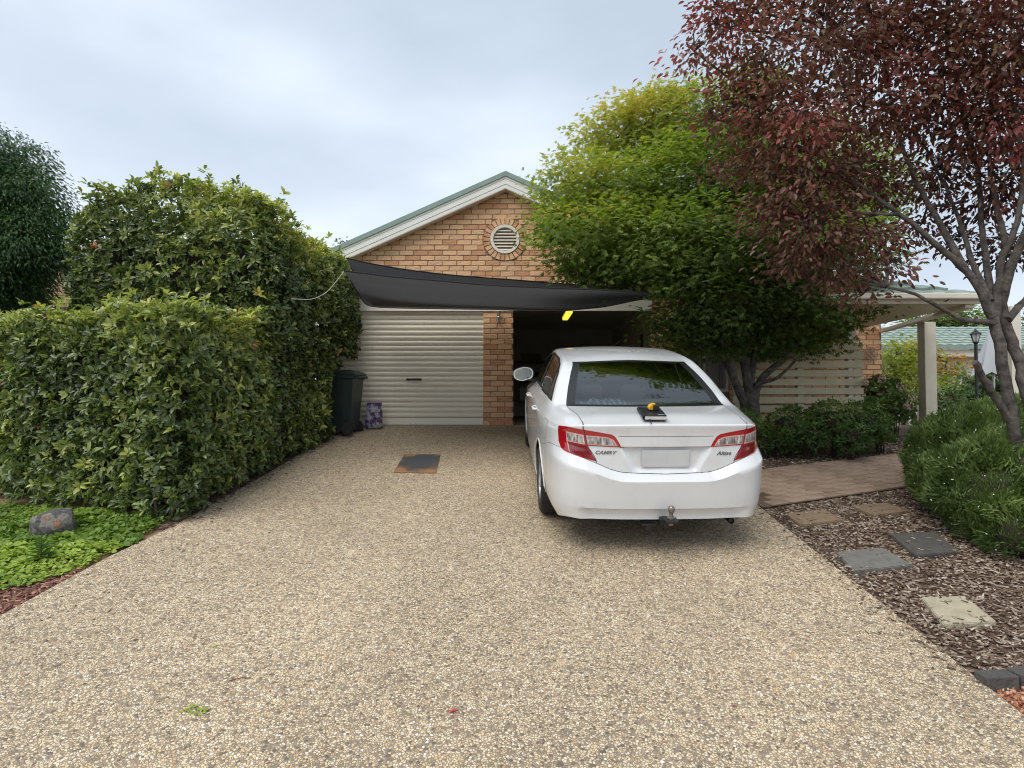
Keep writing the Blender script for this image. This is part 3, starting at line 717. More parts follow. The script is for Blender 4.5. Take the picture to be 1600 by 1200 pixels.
# upper surface: stations of (P0 shoulder, P1 belt, P2 rail, P3 inner rail / glass edge, P4 centre)
def rp(u): p = rimf([u])[0]; return (p[0], p[1], float(rimz([u])[0,0]))
uA = [arc[5]+.0, (arc[5]*.55+arc[3]*.45), (arc[5]*.25+arc[3]*.75), arc[3], 0]
def rimat(y):
    us = np.linspace(arc[5], arc[-1]-.3, 900); q = rimf(us); i = int(np.argmin(np.abs(q[:,1]-y))); return us[i]
ST = [
 [rimat(.50), (.795,.455,1.022), (.735,.41,1.052), (.652,.36,1.068), (0,.30,1.086)],
 [rimat(.80), (.822,.80,1.058), (.765,.775,1.072), (.695,.74,1.076), (0,.60,1.090)],
 [rimat(1.02), (.826,1.0,1.078), (.742,.985,1.165), (.664,.96,1.176), (0,.86,1.196)],
 [rimat(1.28), (.828,1.27,1.082), (.684,1.24,1.300), (.610,1.21,1.298), (0,1.15,1.325)],
 [rimat(1.55), (.828,1.54,1.075), (.628,1.52,1.410), (.558,1.49,1.398), (0,1.44,1.418)],
 [rimat(1.85), (.828,1.83,1.062), (.618,1.82,1.442), (.566,1.80,1.442), (0,1.78,1.468)],
 [rimat(2.35), (.828,2.35,1.035), (.622,2.33,1.455), (.580,2.32,1.462), (0,2.30,1.482)],
 [rimat(2.90), (.824,2.90,1.005), (.616,2.83,1.415), (.572,2.86,1.430), (0,2.92,1.458)],
 [rimat(3.30), (.818,3.25,.985), (.640,3.10,1.335), (.590,3.14,1.350), (0,3.22,1.400)],
 [rimat(3.72), (.806,3.66,.945), (.715,3.60,1.045), (.66,3.66,1.05), (0,3.86,1.065)],
 [rimat(4.00), (.790,3.95,.905), (.71,3.92,.935), (.62,3.94,.95), (0,4.10,1.00)],
 [rimat(4.30), (.72,4.28,.84), (.66,4.26,.87), (.56,4.28,.885), (0,4.42,.91)],
]
rows = [[rp(u) for u in uA]] + [[rp(r[0])] + list(r[1:]) for r in ST]
uF = [rimat(4.60)]; pF = arc[-1]
fr = [rp(uF[0] + (pF-uF[0])*k) for k in (0, .2, .4, .65, 1)]; fr[-1] = rp(pF); rows.append(fr)
uS = [arc[5]] + [r[0] for r in ST] + [uF[0]]
rows = np.array(rows)                       # (ns, 5, 3)
ns = len(rows)
full = np.concatenate([rows, (rows[:, :4] * (-1,1,1))[:, ::-1]], axis=1)      # (ns, 9, 3)
tk = [0, .8, 1.8, 2.15, 4, 5.85, 6.2, 7.2, 8]
sub = [(0,.8,4),(.8,1.8,10),(1.8,2.15,4),(2.15,4,14)]
TT = np.concatenate([np.linspace(a, b, n+1)[(0 if q == 0 else 1):] for q, (a, b, n) in enumerate(sub)])
TT = np.concatenate([TT, (8-TT)[::-1][1:]])
SS = []; sn = [6,7,5,6,6,5,6,6,6,7,5,5,6]
for s in range(ns-1): SS += list(np.linspace(s, s+1, sn[s]+1)[(0 if s == 0 else 1):])
SS = np.array(SS)
cs = [pchip(np.arange(ns), full[:, q])(SS) for q in range(9)]                # each (nS, 3)
cs = np.stack(cs, 1)
TOP = np.stack([pchip(tk, cs[i])(TT) for i in range(len(SS))])               # (nS, nT, 3)
# belt edge a little rounder: nothing to do.  Snap the outline to the shell's rim
rim_u_of_S = pchip(np.arange(ns), uS)(SS)[:, 0]
for i, s in enumerate(SS):
    pr = np.array(rp(rim_u_of_S[i])); TOP[i, 0] = pr; TOP[i, -1] = pr*(-1,1,1)
nT = len(TT); rimt = pchip([0, .8, 1.8, 2.15, 4], uA)(np.minimum(TT, 8-TT))[:, 0]
for q in range(nT): pr = np.array(rp(rimt[q])); TOP[0, q] = pr * ((1,1,1) if TT[q] <= 4 else (-1,1,1))
frt = pchip([0,.8,1.8,2.15,4], [uF[0]+(pF-uF[0])*k for k in (0,.2,.4,.65,1)])(np.minimum(TT, 8-TT))[:, 0]
for q in range(nT): pr = np.array(rp(frt[q])); TOP[-1, q] = pr * ((1,1,1) if TT[q] <= 4 else (-1,1,1))
rear_glass, wind_glass, frit = Acc(), Acc(), Acc()
def inpoly(pt, poly):
    x, y = pt; c = False; n = len(poly)
    for i in range(n):
        x1, y1 = poly[i]; x2, y2 = poly[(i+1) % n]
        if (y1 > y) != (y2 > y) and x < (x2-x1)*(y-y1)/(y2-y1)+x1: c = not c
    return c
# side window outline in (y, z): lower edge tail to front, then upper edge
DLO_LO = [(.93,1.092),(1.3,1.092),(1.8,1.075),(2.35,1.050),(2.9,1.022),(3.45,.995)]
DLO_UP = [(1.03,1.140),(1.30,1.305),(1.50,1.378),(1.75,1.413),(2.30,1.428),(2.75,1.400),(3.05,1.305),(3.30,1.16),(3.48,1.03)]
dlo_in = [(1.0,1.105),(3.42,1.012),(3.27,1.15),(3.03,1.29),(2.74,1.365),(2.3,1.39),(1.75,1.37),(1.5,1.332),(1.33,1.28)]
GLO = 0
for i in range(len(SS)-1):
    for q in range(nT-1):
        tm = (TT[q]+TT[q+1])/2; sm_ = (SS[i]+SS[i+1])/2
        P = [TOP[i,q], TOP[i+1,q], TOP[i+1,q+1], TOP[i,q+1]]
        if 2.15 < tm < 5.85 and 2 < sm_ < 5:
            # glass with its black printed border
            e = min(tm-2.15, 5.85-tm)
            if e < .22 or sm_ < 2.17 or sm_ > 4.85: frit.quad(*P)
            else: rear_glass.quad(*P)
            continue
        if 2.15 < tm < 5.85 and 9 < sm_ < 10: wind_glass.quad(*P); continue
        c = (P[0]+P[2])/2
        if (.8 < tm < 1.95 or 6.05 < tm < 7.2) and inpoly((c[1], c[2]), dlo_in): continue
        nm = 'boot_lid' if (2.15 < tm < 5.85 and sm_ < 2) else 'body'
        A[nm].quad(*P)
def acc_obj(a, name, m, parent=car, smooth=True, ang=42):
    me = bpy.data.meshes.new(name); me.from_pydata(a.v, [], a.f); me.materials.append(m)
    bm = bmesh.new(); bm.from_mesh(me); bmesh.ops.remove_doubles(bm, verts=bm.verts[:], dist=.0012); bmesh.ops.recalc_face_normals(bm, faces=bm.faces[:]); bm.to_mesh(me); bm.free()
    me.shade_smooth()
    try: me.set_sharp_from_angle(angle=R(ang))
    except Exception: pass
    o = bpy.data.objects.new(name, me); COL.objects.link(o); o.parent = parent; return o
body = acc_obj(A['body'], 'body', M['paint']); bump = acc_obj(A['bumper'], 'bumper', M['paint']); lid = acc_obj(A['boot_lid'], 'boot_lid', M['paint'])
rg = acc_obj(rear_glass, 'rear_window', M['carglass']); wg = acc_obj(wind_glass, 'windscreen', M['carglass'])
fo = acc_obj(frit, 'window_border', M['trim'], rg)
bv = []; bf = []
for o in (body, bump, lid, rg, fo):
    b0 = len(bv); bv += [v.co.copy() for v in o.data.vertices]; bf += [[i+b0 for i in p.vertices] for p in o.data.polygons]
# side panels closed again for projecting trim on to
BVH = BVHTree.FromPolygons(bv, bf)
sv = []; sf = []
for i in range(len(SS)-1):
    for q in range(nT-1):
        b0 = len(sv); sv += [TOP[i,q], TOP[i+1,q], TOP[i+1,q+1], TOP[i,q+1]]; sf.append((b0, b0+1, b0+2, b0+3))
BVT = BVHTree.FromPolygons([Vector(p) for p in sv], sf)
def hitpix(u, v):
    """car-space point that the photograph shows at this pixel"""
    o = MCI @ Vector((0, 0, CAMH)); d = (MCI.to_3x3() @ ray(u, v)).normalized(); h = BVH.ray_cast(o, d)
    return h
def side_hit(y, z, sx, bvh=None, off=.003):
    h = (bvh or BVT).ray_cast(Vector((sx*2, y, z)), Vector((-sx, 0, 0)))
    if h[0] is None: return Vector((sx*.85, y, z)), Vector((sx,0,0))
    n = h[1]; n = n if n.x*sx > 0 else -n
    return h[0] + n*off, n
def resample(pl, n):
    pl = [Vector(p) for p in pl]; L = [0]
    for a_, b_ in zip(pl, pl[1:]): L.append(L[-1] + (b_-a_).length)
    out = []
    for k in range(n):
        t = L[-1]*k/(n-1); i = 0
        while i < len(pl)-2 and L[i+1] < t: i += 1
        out.append(pl[i].lerp(pl[i+1], (t-L[i])/max(L[i+1]-L[i], 1e-9)))
    return out
def strip_patch(name, lo, up, m, parent, sx, n=40, k=10, off=.003, depth=.008, pr=side_hit, bvh=None):
    """a panel that lies on the body between two outlines"""
    a_, b_ = resample(lo, n), resample(up, n); vs = []; fs = []
    for j in range(k+1):
        for i in range(n):
            p = a_[i].lerp(b_[i], j/k); h, nn = pr(p.x, p.y, sx, bvh, off); vs.append(h)
    for j in range(k):
        for i in range(n-1): fs.append((j*n+i, j*n+i+1, (j+1)*n+i+1, (j+1)*n+i))
    bd = list(range(n)) + [j*n+n-1 for j in range(1, k+1)] + [k*n+i for i in range(n-2, -1, -1)] + [j*n for j in range(k-1, 0, -1)]
    b0 = len(vs)
    for q in bd:
        h, nn = pr(*inv2(vs[q], pr, sx), sx, bvh, off-depth) if False else (vs[q], None)
        c = Vector((0, max(.8, min(3.5, vs[q].y)), .6)); d = (vs[q]-c); d.z = 0; d.normalize(); vs.append(vs[q] - d*depth)
    for i in range(len(bd)): fs.append((bd[i], bd[(i+1) % len(bd)], b0+(i+1) % len(bd), b0+i))
    o = MB().add(vs, fs).build(name, m, parent, smooth=True); return o
for sx in (-1, 1):
    lo2 = [Vector((y, z, 0)) for y, z in DLO_LO]; up2 = [Vector((y, z, 0)) for y, z in DLO_UP]
    # black surround, then the panes a hair prouder
    g_ = .022
    fr_ = MB()
    outline = resample(lo2 + up2[::-1] + [lo2[0]], 120)
    cen = Vector((2.2, 1.2, 0)); vs = []; fs = []
    def inset(p, k):
        # inset towards the inside by k metres
        i = p; return outline[i] + nrm2[i]*k
    nrm2 = []
    for i in range(120):
        t_ = (outline[(i+1) % 119] - outline[i-1 if i else 118]).normalized(); nn = Vector((-t_.y, t_.x, 0)); nrm2.append(nn)
    for i in range(120):
        for k_ in (0, g_): p = inset(i, k_); h, _n = side_hit(p.x, p.y, sx, None, .003); vs.append(h)
        p = inset(i, 0); h, _n = side_hit(p.x, p.y, sx, None, -.004); vs.append(h)
    for i in range(119): fs += [(i*3, i*3+3, i*3+4, i*3+1), (i*3, i*3+2, i*3+5, i*3+3)]
    sw = fr_.add(vs, fs).build('window_surround', M['trim'], car, smooth=True)
    def pane(nm, y0l, y0u, y1l, y1u):
        L_ = pchip([p[0] for p in DLO_LO], [p[1]+.012 for p in DLO_LO]); U_ = pchip([p[0] for p in DLO_UP], [p[1]-.012 for p in DLO_UP])
        n = 22; k = 10; vs = []; fs = []
        for i in range(n+1):
            f = i/n; yl = y0l+(y1l-y0l)*f; yu = y0u+(y1u-y0u)*f
            for j in range(k+1):
                h, _n = side_hit(yl+(yu-yl)*j/k, float(L_([yl])[0,0]) + (float(U_([yu])[0,0])-float(L_([yl])[0,0]))*j/k, sx, None, .0012); vs.append(h)
        for i in range(n):
            for j in range(k): fs.append((i*(k+1)+j, (i+1)*(k+1)+j, (i+1)*(k+1)+j+1, i*(k+1)+j+1))
        return MB().add(vs, fs).build(nm, M['sideglass'], car, smooth=True)
    pane('quarter_window', .97, 1.06, 1.235, 1.47); pane('side_window', 1.25, 1.49, 2.24, 2.24); pane('side_window', 2.36, 2.36, 3.40, 3.27)
    for (ya, yb_, w) in ((1.242, 1.48, .014), (2.30, 2.30, .055)):
        L_ = pchip([p[0] for p in DLO_LO], [p[1] for p in DLO_LO]); U_ = pchip([p[0] for p in DLO_UP], [p[1] for p in DLO_UP]); vs = []
        for j in range(13):
            y = ya+(yb_-ya)*j/12; z = float(L_([ya])[0,0]) + (float(U_([yb_])[0,0])-float(L_([ya])[0,0]))*j/12
            for w_ in (-w, w): h, _n = side_hit(y+w_, z, sx, None, .006); vs.append(h)
        MB().add(vs, [(2*j, 2*j+1, 2*j+3, 2*j+2) for j in range(12)]).build('window_pillar', M['trim'], car)
# ---- panel gaps and lamps laid on the tail
def phi_hit(ph, z, sx, bvh=None, off=.003):
    c = Vector((sx*.30, .75, z)); d = Vector((sx*math.sin(ph), -math.cos(ph), 0))
    h = (bvh or BVH).ray_cast(c + d*2, -d)
    if h[0] is None: return c + d*.6, d
    n = h[1]; n = n if n.dot(d) > 0 else -n
    return h[0] + n*off, n
def pix2phi(u, v):
    h = hitpix(u, v)[0]
    if h is None: return None
    return Vector((math.atan2(-(h.x) - .30, .75 - h.y), h.z, 0))      # measured on the left lamp, mirrored for the right
def seam_line(pts, parent, w=.0045, off=.0012, name='panel_gap', m=None, n=30):
    pts = resample(pts, n); vs = []
    for i, p in enumerate(pts):
        t_ = (pts[min(i+1, n-1)] - pts[max(i-1, 0)]).normalized(); h = BVH.find_nearest(p); nn = h[1]
        ou = Vector((h[0].x, h[0].y-2.4, h[0].z-.7)); nn = nn if nn.dot(ou) > 0 else -nn
        s_ = t_.cross(nn).normalized(); vs += [h[0] + nn*off + s_*w/2, h[0] + nn*off - s_*w/2]
    return MB().add(vs, [(2*i, 2*i+1, 2*i+3, 2*i+2) for i in range(n-1)]).build(name, m or M['gap'], parent)
def pixline(px): return [h for h in (hitpix(u, v)[0] for u, v in px) if h is not None]
def mir(pts): return [Vector((-p.x, p.y, p.z)) for p in pts]
def gap_both(pts, parent, **k):
    seam_line(pts, parent, **k); seam_line(mir(pts), parent, **k)
# boot-lid outline follows the grid, so take it from there
edge = [Vector(TOP[i, list(TT).index(2.15) if 2.15 in list(TT) else int(np.argmin(np.abs(TT-2.15)))]) for i in range(len(SS)) if SS[i] <= 2.001][::-1]
edge += [Vector(SH[j, KLID]) for j in range(jseam+1)]
gap_both(edge, body, n=60)
lo_ = [Vector(SH[jseam, i]) for i in range(KLID, -1, -1)]
seam_line(lo_ + mir(lo_)[::-1][1:], body, w=.006, n=60)
side_gap = [Vector(SH[jseam, i]) for i in range(KLID, ibump+1) if not inside[jseam, i]]
gap_both(side_gap, body, w=.003, n=40)
seam_line([Vector((x, .06, .948)) for x in np.linspace(-.37, .37, 9)], lid, w=.003, name='garnish_line')
seam_line([Vector((x, .06, .862)) for x in np.linspace(-.36, .36, 9)], lid, w=.006, name='garnish_line')
def yz(pts, sx): return [side_hit(y, z, sx, BVH, 0)[0] for y, z in pts]
for sx in (-1, 1):
    for pl in ([(1.40,.76),(1.44,.86),(1.36,.97),(1.22,1.07)], [(2.30,1.03),(2.31,.8),(2.29,.5),(2.26,.3)], [(3.42,.96),(3.45,.7),(3.42,.4),(3.38,.3)]):
        seam_line(yz(pl, sx), body, w=.005)
seam_line(yz([(.62,.955),(.68,.965),(.80,.96),(.84,.93),(.83,.86),(.79,.80),(.72,.79),(.64,.81),(.61,.87),(.62,.955)], -1), body, w=.003, name='fuel_flap')

# tail lamps
def lens_mat(name, col, rough=.12):
    m = mat(name, col, rough, coat=1, spec=.6, bump=.15, bscale=40); return m
M['red'] = lens_mat('red_lens', (.36,.004,.012)); M['deepred'] = lens_mat('deep_red_lens', (.17,.002,.006))
M['brightred'] = lens_mat('bright_red_lens', (.72,.03,.05))
def clear_mat():
    m = mat('clear_lens', (.5,.5,.5), .1, metal=.0, coat=1); t = m.node_tree; b = t.nodes['Principled BSDF']
    c = t.nodes.new('ShaderNodeTexCoord'); w = t.nodes.new('ShaderNodeTexNoise'); mp = t.nodes.new('ShaderNodeMapping'); mp.inputs['Scale'].default_value = (60, 14, 16)
    w.inputs['Scale'].default_value = 1; w.inputs['Detail'].default_value = 2; t.links.new(c.outputs['Object'], mp.inputs[0]); t.links.new(mp.outputs[0], w.inputs[0])
    r = t.nodes.new('ShaderNodeValToRGB'); e = r.color_ramp.elements; e[0].position = .34; e[0].color = (.10,.085,.085,1); e[1].position = .66; e[1].color = (.62,.60,.58,1); q = e.new(.5); q.color = (.30,.28,.27,1)
    t.links.new(w.outputs[0], r.inputs[0]); t.links.new(r.outputs[0], b.inputs['Base Color']); return m
M['clear'] = clear_mat(); M['pinkwhite'] = mat('pale_lens_edge', (.62,.36,.35), .2, coat=1)
def phil(px): return [q for q in (pix2phi(u, v) for u, v in px) if q is not None]
TOPE = phil([(873.5,665),(892,667),(911,671),(934,675),(956,679),(961.5,683),(966,690),(970,697.5)])
MIDE = phil([(873.2,688),(888,692),(918,696.2),(935,697),(951,698),(960,698.3),(965,698.5),(969.5,698.8)])
LOT = phil([(873.2,688),(880,690),(888,692),(900,694),(918,696.2)])
LOB = phil([(877,699),(880,703),(888,707),(913,715.6),(931,720.5)])
CLT = phil([(886.5,675.5),(898,678),(911.5,681)]); CLB = phil([(887.5,687),(898,689.5),(913.5,692.5)])
CRT = phil([(916,681.5),(935,683),(950,685),(957,688)]); CRB = phil([(918.5,693),(935,694.3),(950,695.2),(962,695.6)])
DRT = phil([(888.5,691),(900,693.5),(916.5,696)]); DRB = phil([(891,706),(905,711),(924,716)])
OUTT = [TOPE[0], TOPE[1].lerp(TOPE[2], .0)]
for sx in (-1, 1):
    tl = strip_patch('tail_light', MIDE, TOPE, M['red'], car, sx, 46, 10, .004, .03, phi_hit)
    strip_patch('lower_lens', LOB, LOT, M['red'], tl, sx, 26, 8, .0042, .03, phi_hit)
    strip_patch('brake_lens', DRB, DRT, M['deepred'], tl, sx, 24, 6, .0065, .004, phi_hit)
    strip_patch('clear_lens', CLB, CLT, M['clear'], tl, sx, 16, 6, .0085, .004, phi_hit)
    strip_patch('clear_lens', CRB, CRT, M['clear'], tl, sx, 22, 6, .0085, .004, phi_hit)
    def grow(p, k): return [q + Vector((0, k, 0)) for q in p]
    def widen(p, a, b): p = list(p); return [p[0] + Vector((-a if p[0].x < p[-1].x else a, 0, 0))*sx*0 + (p[0]-p[1]).normalized()*a] + p[1:-1] + [p[-1] + (p[-1]-p[-2]).normalized()*b]
    strip_patch('lens_edge', widen(grow(CLB, -.009), .014, .004), widen(grow(CLT, .009), .014, .004), M['pinkwhite'], tl, sx, 16, 4, .0068, .004, phi_hit)
    strip_patch('lens_edge', widen(grow(CRB, -.007), .004, .02), widen(grow(CRT, .007), .004, .014), M['pinkwhite'], tl, sx, 22, 4, .0068, .004, phi_hit)
    e1, e2 = widen(CLB, .014, 0)[0], widen(DRB, .01, 0)[0]
    strip_patch('lens_edge', [e2, e2 + Vector((-.012 if e2.x > 0 else .012, 0, 0))], [e1, e1 + Vector((-.012, 0, 0))], M['pinkwhite'], tl, sx, 3, 8, .0072, .004, phi_hit)
    seam_line([phi_hit(q.x, q.y, sx, None, .01)[0] for q in phil([(910,660),(912.3,671),(914.5,682),(918,696),(924,708),(932,721)])], tl, w=.004, off=.0108)
# badges: raised lettering
def badge(txt, x, z, w, name):
    cu = bpy.data.curves.new(name, 'FONT'); cu.body = txt; cu.size = .05; cu.extrude = .002; cu.shear = .35; cu.align_x = 'CENTER'; cu.resolution_u = 3; cu.offset = .0006
    o = bpy.data.objects.new(name, cu); COL.objects.link(o); bpy.context.view_layer.update()
    me = bpy.data.meshes.new_from_object(o); bpy.data.objects.remove(o)
    xs = [v.co.x for v in me.vertices]; s = w/(max(xs)-min(xs)); c = (max(xs)+min(xs))/2
    for v in me.vertices:
        px = x + (v.co.x-c)*s; pz = z + v.co.y*s*.8; h = BVH.ray_cast(Vector((px, -1, pz)), Vector((0,1,0)))
        v.co = (px, (h[0].y if h[0] else .08) - .001 - v.co.z - .002, pz)
    me.materials.append(mat('chrome_badge', (.34,.34,.35), .25, metal=.9)); o = bpy.data.objects.new(name, me); COL.objects.link(o); o.parent = lid; return o
hl = hitpix(947, 707)[0]; hr = hitpix(1131, 708)[0]
badge('CAMRY', hl.x, hl.z-.012, .165, 'badge_lettering'); badge('Altise', hr.x, hr.z-.012, .12, 'badge_lettering')
# emblem ovals and number plate
def ring(c, rx, rz, t_, y):
    b = MB(); n = 24; b.tube([(c[0]+rx*math.cos(2*math.pi*i/n), y, c[1]+rz*math.sin(2*math.pi*i/n)) for i in range(n+1)], t_, 6, False); return b
ph_ = BVH.ray_cast(Vector((0,-1,.765)), Vector((0,1,0)))[0]
np_ = MB().box((-.186, ph_.y-.016, .705), (.186, ph_.y-.010, .838), bevel=.004).build('number_plate', mat('plate', (.55,.56,.56), .5, noise=(.50,.51,.52), nscale=6), lid)
np_['label'] = 'plain grey number plate'
# inner structure: floor, parcel shelf, seats
inn = mat('grey_cloth', (.10,.105,.105), .9, noise=(.14,.145,.145), nscale=40)
b = MB().box((-.62,.40,.22), (.62,4.4,.34)); b.build('underbody', M['plastic'], car)
b = MB()
for wy, wz in WHEELS:
    for sx in (-1, 1):
        n = 20; vs = []
        for i in range(n+1):
            th = math.pi*(-.15+1.3*i/n); 
            for xx in (.905, .62): vs.append((sx*xx, wy+(RA+.004)*math.cos(th), wz+(RA+.004)*math.sin(th)))
        b.add(vs, [(2*i, 2*i+1, 2*i+3, 2*i+2) for i in range(n)])
        b.add([(sx*.62, wy+RA*math.cos(2*math.pi*k/16), wz+RA*math.sin(2*math.pi*k/16)) for k in range(16)], [tuple(range(16))])
b.build('wheel_arch_liner', M['plastic'], car)
MB().box((-.68,.62,1.015), (.68,1.22,1.03)).build('parcel_shelf', mat('shelf_cloth', (.16,.17,.165), .9), car)
MB().box((-.70,.72,.3), (.70,.78,1.01)).box((-.74,3.5,.3), (.74,3.56,.97)).build('bulkhead', M['plastic'], car)
st_ = MB().box((-.66,1.22,.45), (.66,1.40,1.06), bevel=.05).build('rear_seat', inn, car, smooth=True)
for x in (-.42, 0, .42): MB().box((x-.12, 1.18, 1.06), (x+.12, 1.28, 1.20), bevel=.035).build('headrest', inn, st_, smooth=True)
for x in (-.37, .37):
    s_ = MB().box((x-.24, 2.25, .40), (x+.24, 2.42, 1.10), bevel=.06).build('front_seat', inn, car, smooth=True)
    MB().box((x-.13, 2.22, 1.12), (x+.13, 2.33, 1.29), bevel=.04).build('headrest', inn, s_, smooth=True)
MB().box((-.10,.70,1.03), (.10,.77,1.056), bevel=.01).build('high_brake_light', M['trim'], car)
# door handles
for sx in (-1, 1):
    for y in (1.62, 2.70):
        h, n_ = side_hit(y, .918-.02*(y > 2), sx, BVH, .0); b = MB()
        b.tube([(h.x+sx*(-.004), y-.10, h.z), (h.x+sx*.026, y-.08, h.z), (h.x+sx*.032, y, h.z), (h.x+sx*.026, y+.08, h.z), (h.x-sx*.004, y+.10, h.z)], [.010,.014,.015,.014,.010], 10)
        b.build('door_handle', M['paint'], car, smooth=True)
    # mirrors
    q0 = Vector((sx*.975, 3.06, 1.10))
    b = MB(); prof = [(.02,.09),(.075,.075),(.10,.03),(.105,-.01)]
    vs = []; fs = []; n = 20
    for r, yy in prof + [(.100,-.025),(.090,-.022)]:
        for k in range(n):
            th = 2*math.pi*k/n; ex = 1.20; cx_ = math.cos(th); cz_ = math.sin(th)
            vs.append((q0.x + r*ex*math.copysign(abs(cx_)**.8, cx_), q0.y + yy, q0.z + r*.78*math.copysign(abs(cz_)**.75, cz_) + (.012 if cx_*sx < 0 else 0)))
    for i in range(5):
        for k in range(n): fs.append((i*n+k, i*n+(k+1)%n, (i+1)*n+(k+1)%n, (i+1)*n+k))
    fs.append(tuple(range(n))); mb_ = b.add(vs, fs).build('side_mirror', M['paint'], car, smooth=True)
    gv = [(q0.x + .094*1.20*math.copysign(abs(math.cos(2*math.pi*k/n))**.8, math.cos(2*math.pi*k/n)), q0.y-.0195, q0.z + .094*.78*math.copysign(abs(math.sin(2*math.pi*k/n))**.75, math.sin(2*math.pi*k/n)) + (.012 if math.cos(2*math.pi*k/n)*sx < 0 else 0)) for k in range(n)]
    MB().add(gv, [tuple(range(n))]).build('mirror_glass', mat('mirror', (.33,.39,.42), .12, metal=1), mb_)
    MB().tube([(sx*.80, 3.10, 1.0), (sx*.86, 3.08, 1.03), (sx*.93, 3.07, 1.06)], [.035,.030,.035], 10).build('mirror_arm', M['trim'], mb_, smooth=True)
# wheels
def wheel(x, y, sx):
    w = empty('wheel', (x, y, .33)); w.parent = car; w.matrix_parent_inverse = Matrix.Identity(4)
    T = .215
    pr = [(.205,0),(.235,.0),(.29,-.004),(.318,.012),(.330,.035),(.332,T/2),(.330,T-.035),(.318,T-.012),(.29,T+.004),(.235,T),(.205,T)]
    vs = []; fs = []; n = 48
    for r, h in pr:
        for k in range(n): th = 2*math.pi*k/n; vs.append((-sx*h, r*math.cos(th), r*math.sin(th)))
    for i in range(len(pr)-1):
        for k in range(n): fs.append((i*n+k, i*n+(k+1)%n, (i+1)*n+(k+1)%n, (i+1)*n+k))
    MB().add(vs, fs).build('tyre', M['rubber'], w, smooth=True)
    pr = [(.0,.02),(.05,.018),(.06,.03),(.19,.035),(.205,.008),(.222,.0),(.222,.03),(.20,.06),(.20,T)]; vs = []; fs = []
    b = MB()
    prb = [(.226,-.001),(.215,.003),(.200,.03),(.195,.12),(.04,.12)]
    for r, h in prb:
        for k in range(n): th = 2*math.pi*k/n; vs.append((-sx*h, r*math.cos(th), r*math.sin(th)))
    for i in range(len(prb)-1):
        for k in range(n): fs.append((i*n+k, i*n+(k+1)%n, (i+1)*n+(k+1)%n, (i+1)*n+k))
    b.add(vs, fs)
    for k in range(10):
        th = 2*math.pi*k/10; c, s = math.cos(th), math.sin(th)
        def q(r, t_, h): return (-sx*h, r*c - t_*s, r*s + t_*c)
        b.add([q(.04,-.022,.018), q(.21,-.013,.012), q(.21,.013,.012), q(.04,.022,.018), q(.04,-.022,.05), q(.21,-.013,.05), q(.21,.013,.05), q(.04,.022,.05)], [(0,1,2,3),(0,4,5,1),(2,6,7,3),(1,5,6,2)])
    b.lathe([(.055,-sx*.012),(.055,-sx*.05)], (0,0,0), 16, axis='X')
    b.build('rim', mat('alloy', (.42,.43,.44), .35, metal=.6), w, smooth=True)
for y in (1.09, 3.86):
    for sx in (-1, 1): wheel(sx*.905, y, sx)
# arch lips
for wy, wz in WHEELS:
    for sx in (-1, 1):
        pts = []
        for i in range(25):
            th = math.pi*(-.06+1.12*i/24); y, z = wy+RA*math.cos(th), wz+RA*math.sin(th)
            h = BVH.ray_cast(Vector((sx*2, wy+(RA+.02)*math.cos(th), wz+(RA+.02)*math.sin(th))), Vector((-sx,0,0)))[0]
            if h and abs(h.x) > .8: pts.append((h.x-sx*.001, y, z))
        if len(pts) > 4: MB().tube(pts, .009, 6).build('arch_lip', M['paint'], body, smooth=True)
# exhaust and tow bar
ex = MB(); ex.tube([(.56,.55,.25),(.56,.26,.245),(.56,.12,.245)], .024, 12, False); ex.tube([(.56,.5,.25),(.56,.135,.246)], .020, 12); ex.box((.3,.5,.20),(.75,.95,.28), bevel=.04)
ex.build('exhaust', mat('burnt_steel', (.05,.045,.04), .5, metal=.7), car, smooth=True)
tb = MB(); tb.box((-.045,-.02,.255),(.035,.30,.315), bevel=.006).box((-.04,-.155,.325),(.055,-.055,.350), bevel=.006).box((-.035,-.08,.27),(.01,.0,.335), bevel=.004)
tb.box((-.16,.10,.225),(-.03,.19,.262), bevel=.004).box((-.18,.02,.248),(-.07,.06,.262), bevel=.004).box((-.15,.03,.205),(-.10,.05,.25), bevel=.004).box((-.5,.22,.23),(.5,.28,.29), bevel=.01)
t_ = tb.build('tow_bar', mat('black_steel', (.025,.025,.027), .45, metal=.3), car)
bl = MB(); bl.lathe([(.018,.300),(.022,.318),(.022,.350),(.030,.352),(.030,.362),(.017,.366),(.014,.392),(.020,.400),(.0258,.415),(.0265,.424),(.0235,.438),(.014,.448),(.001,.450)], (.008,-.105,0), 20)
bl.build('tow_ball', mat('worn_steel', (.30,.28,.25), .38, metal=.85, noise=(.22,.19,.15), nscale=60), t_, smooth=True)

# things on the boot lid: closed notebook with a pen-like ribbon, tape measure on it
def on_car(u, v):
    h = hitpix(u, v); return h
deck = []
nb = empty('notebook', (0,0,0), 'thick black closed notebook with ribbon lying on the boot lid of the white car', 'notebook')
pc = on_car(1019, 650)[0] or Vector((0,.3,1.085)); zt_ = BVH.ray_cast(Vector((pc.x, pc.y, 3)), Vector((0,0,-1)))
P0_ = zt_[0]; tl_ = math.atan2(BVH.ray_cast(Vector((pc.x, pc.y+.1, 3)), Vector((0,0,-1)))[0].z - P0_.z, .1)
LM = Matrix.Translation(P0_ + Vector((0,0,.003))) @ Matrix.Rotation(tl_, 4, 'X') @ Matrix.Rotation(-.05, 4, 'Z')
Wm = MC @ LM; nb.location = Wm.translation; nb.rotation_euler = Wm.to_euler()
hw, hd, th = .084, .140, .032
blk = mat('black_leatherette', (.016,.016,.018), .38, bump=.2, bscale=200)
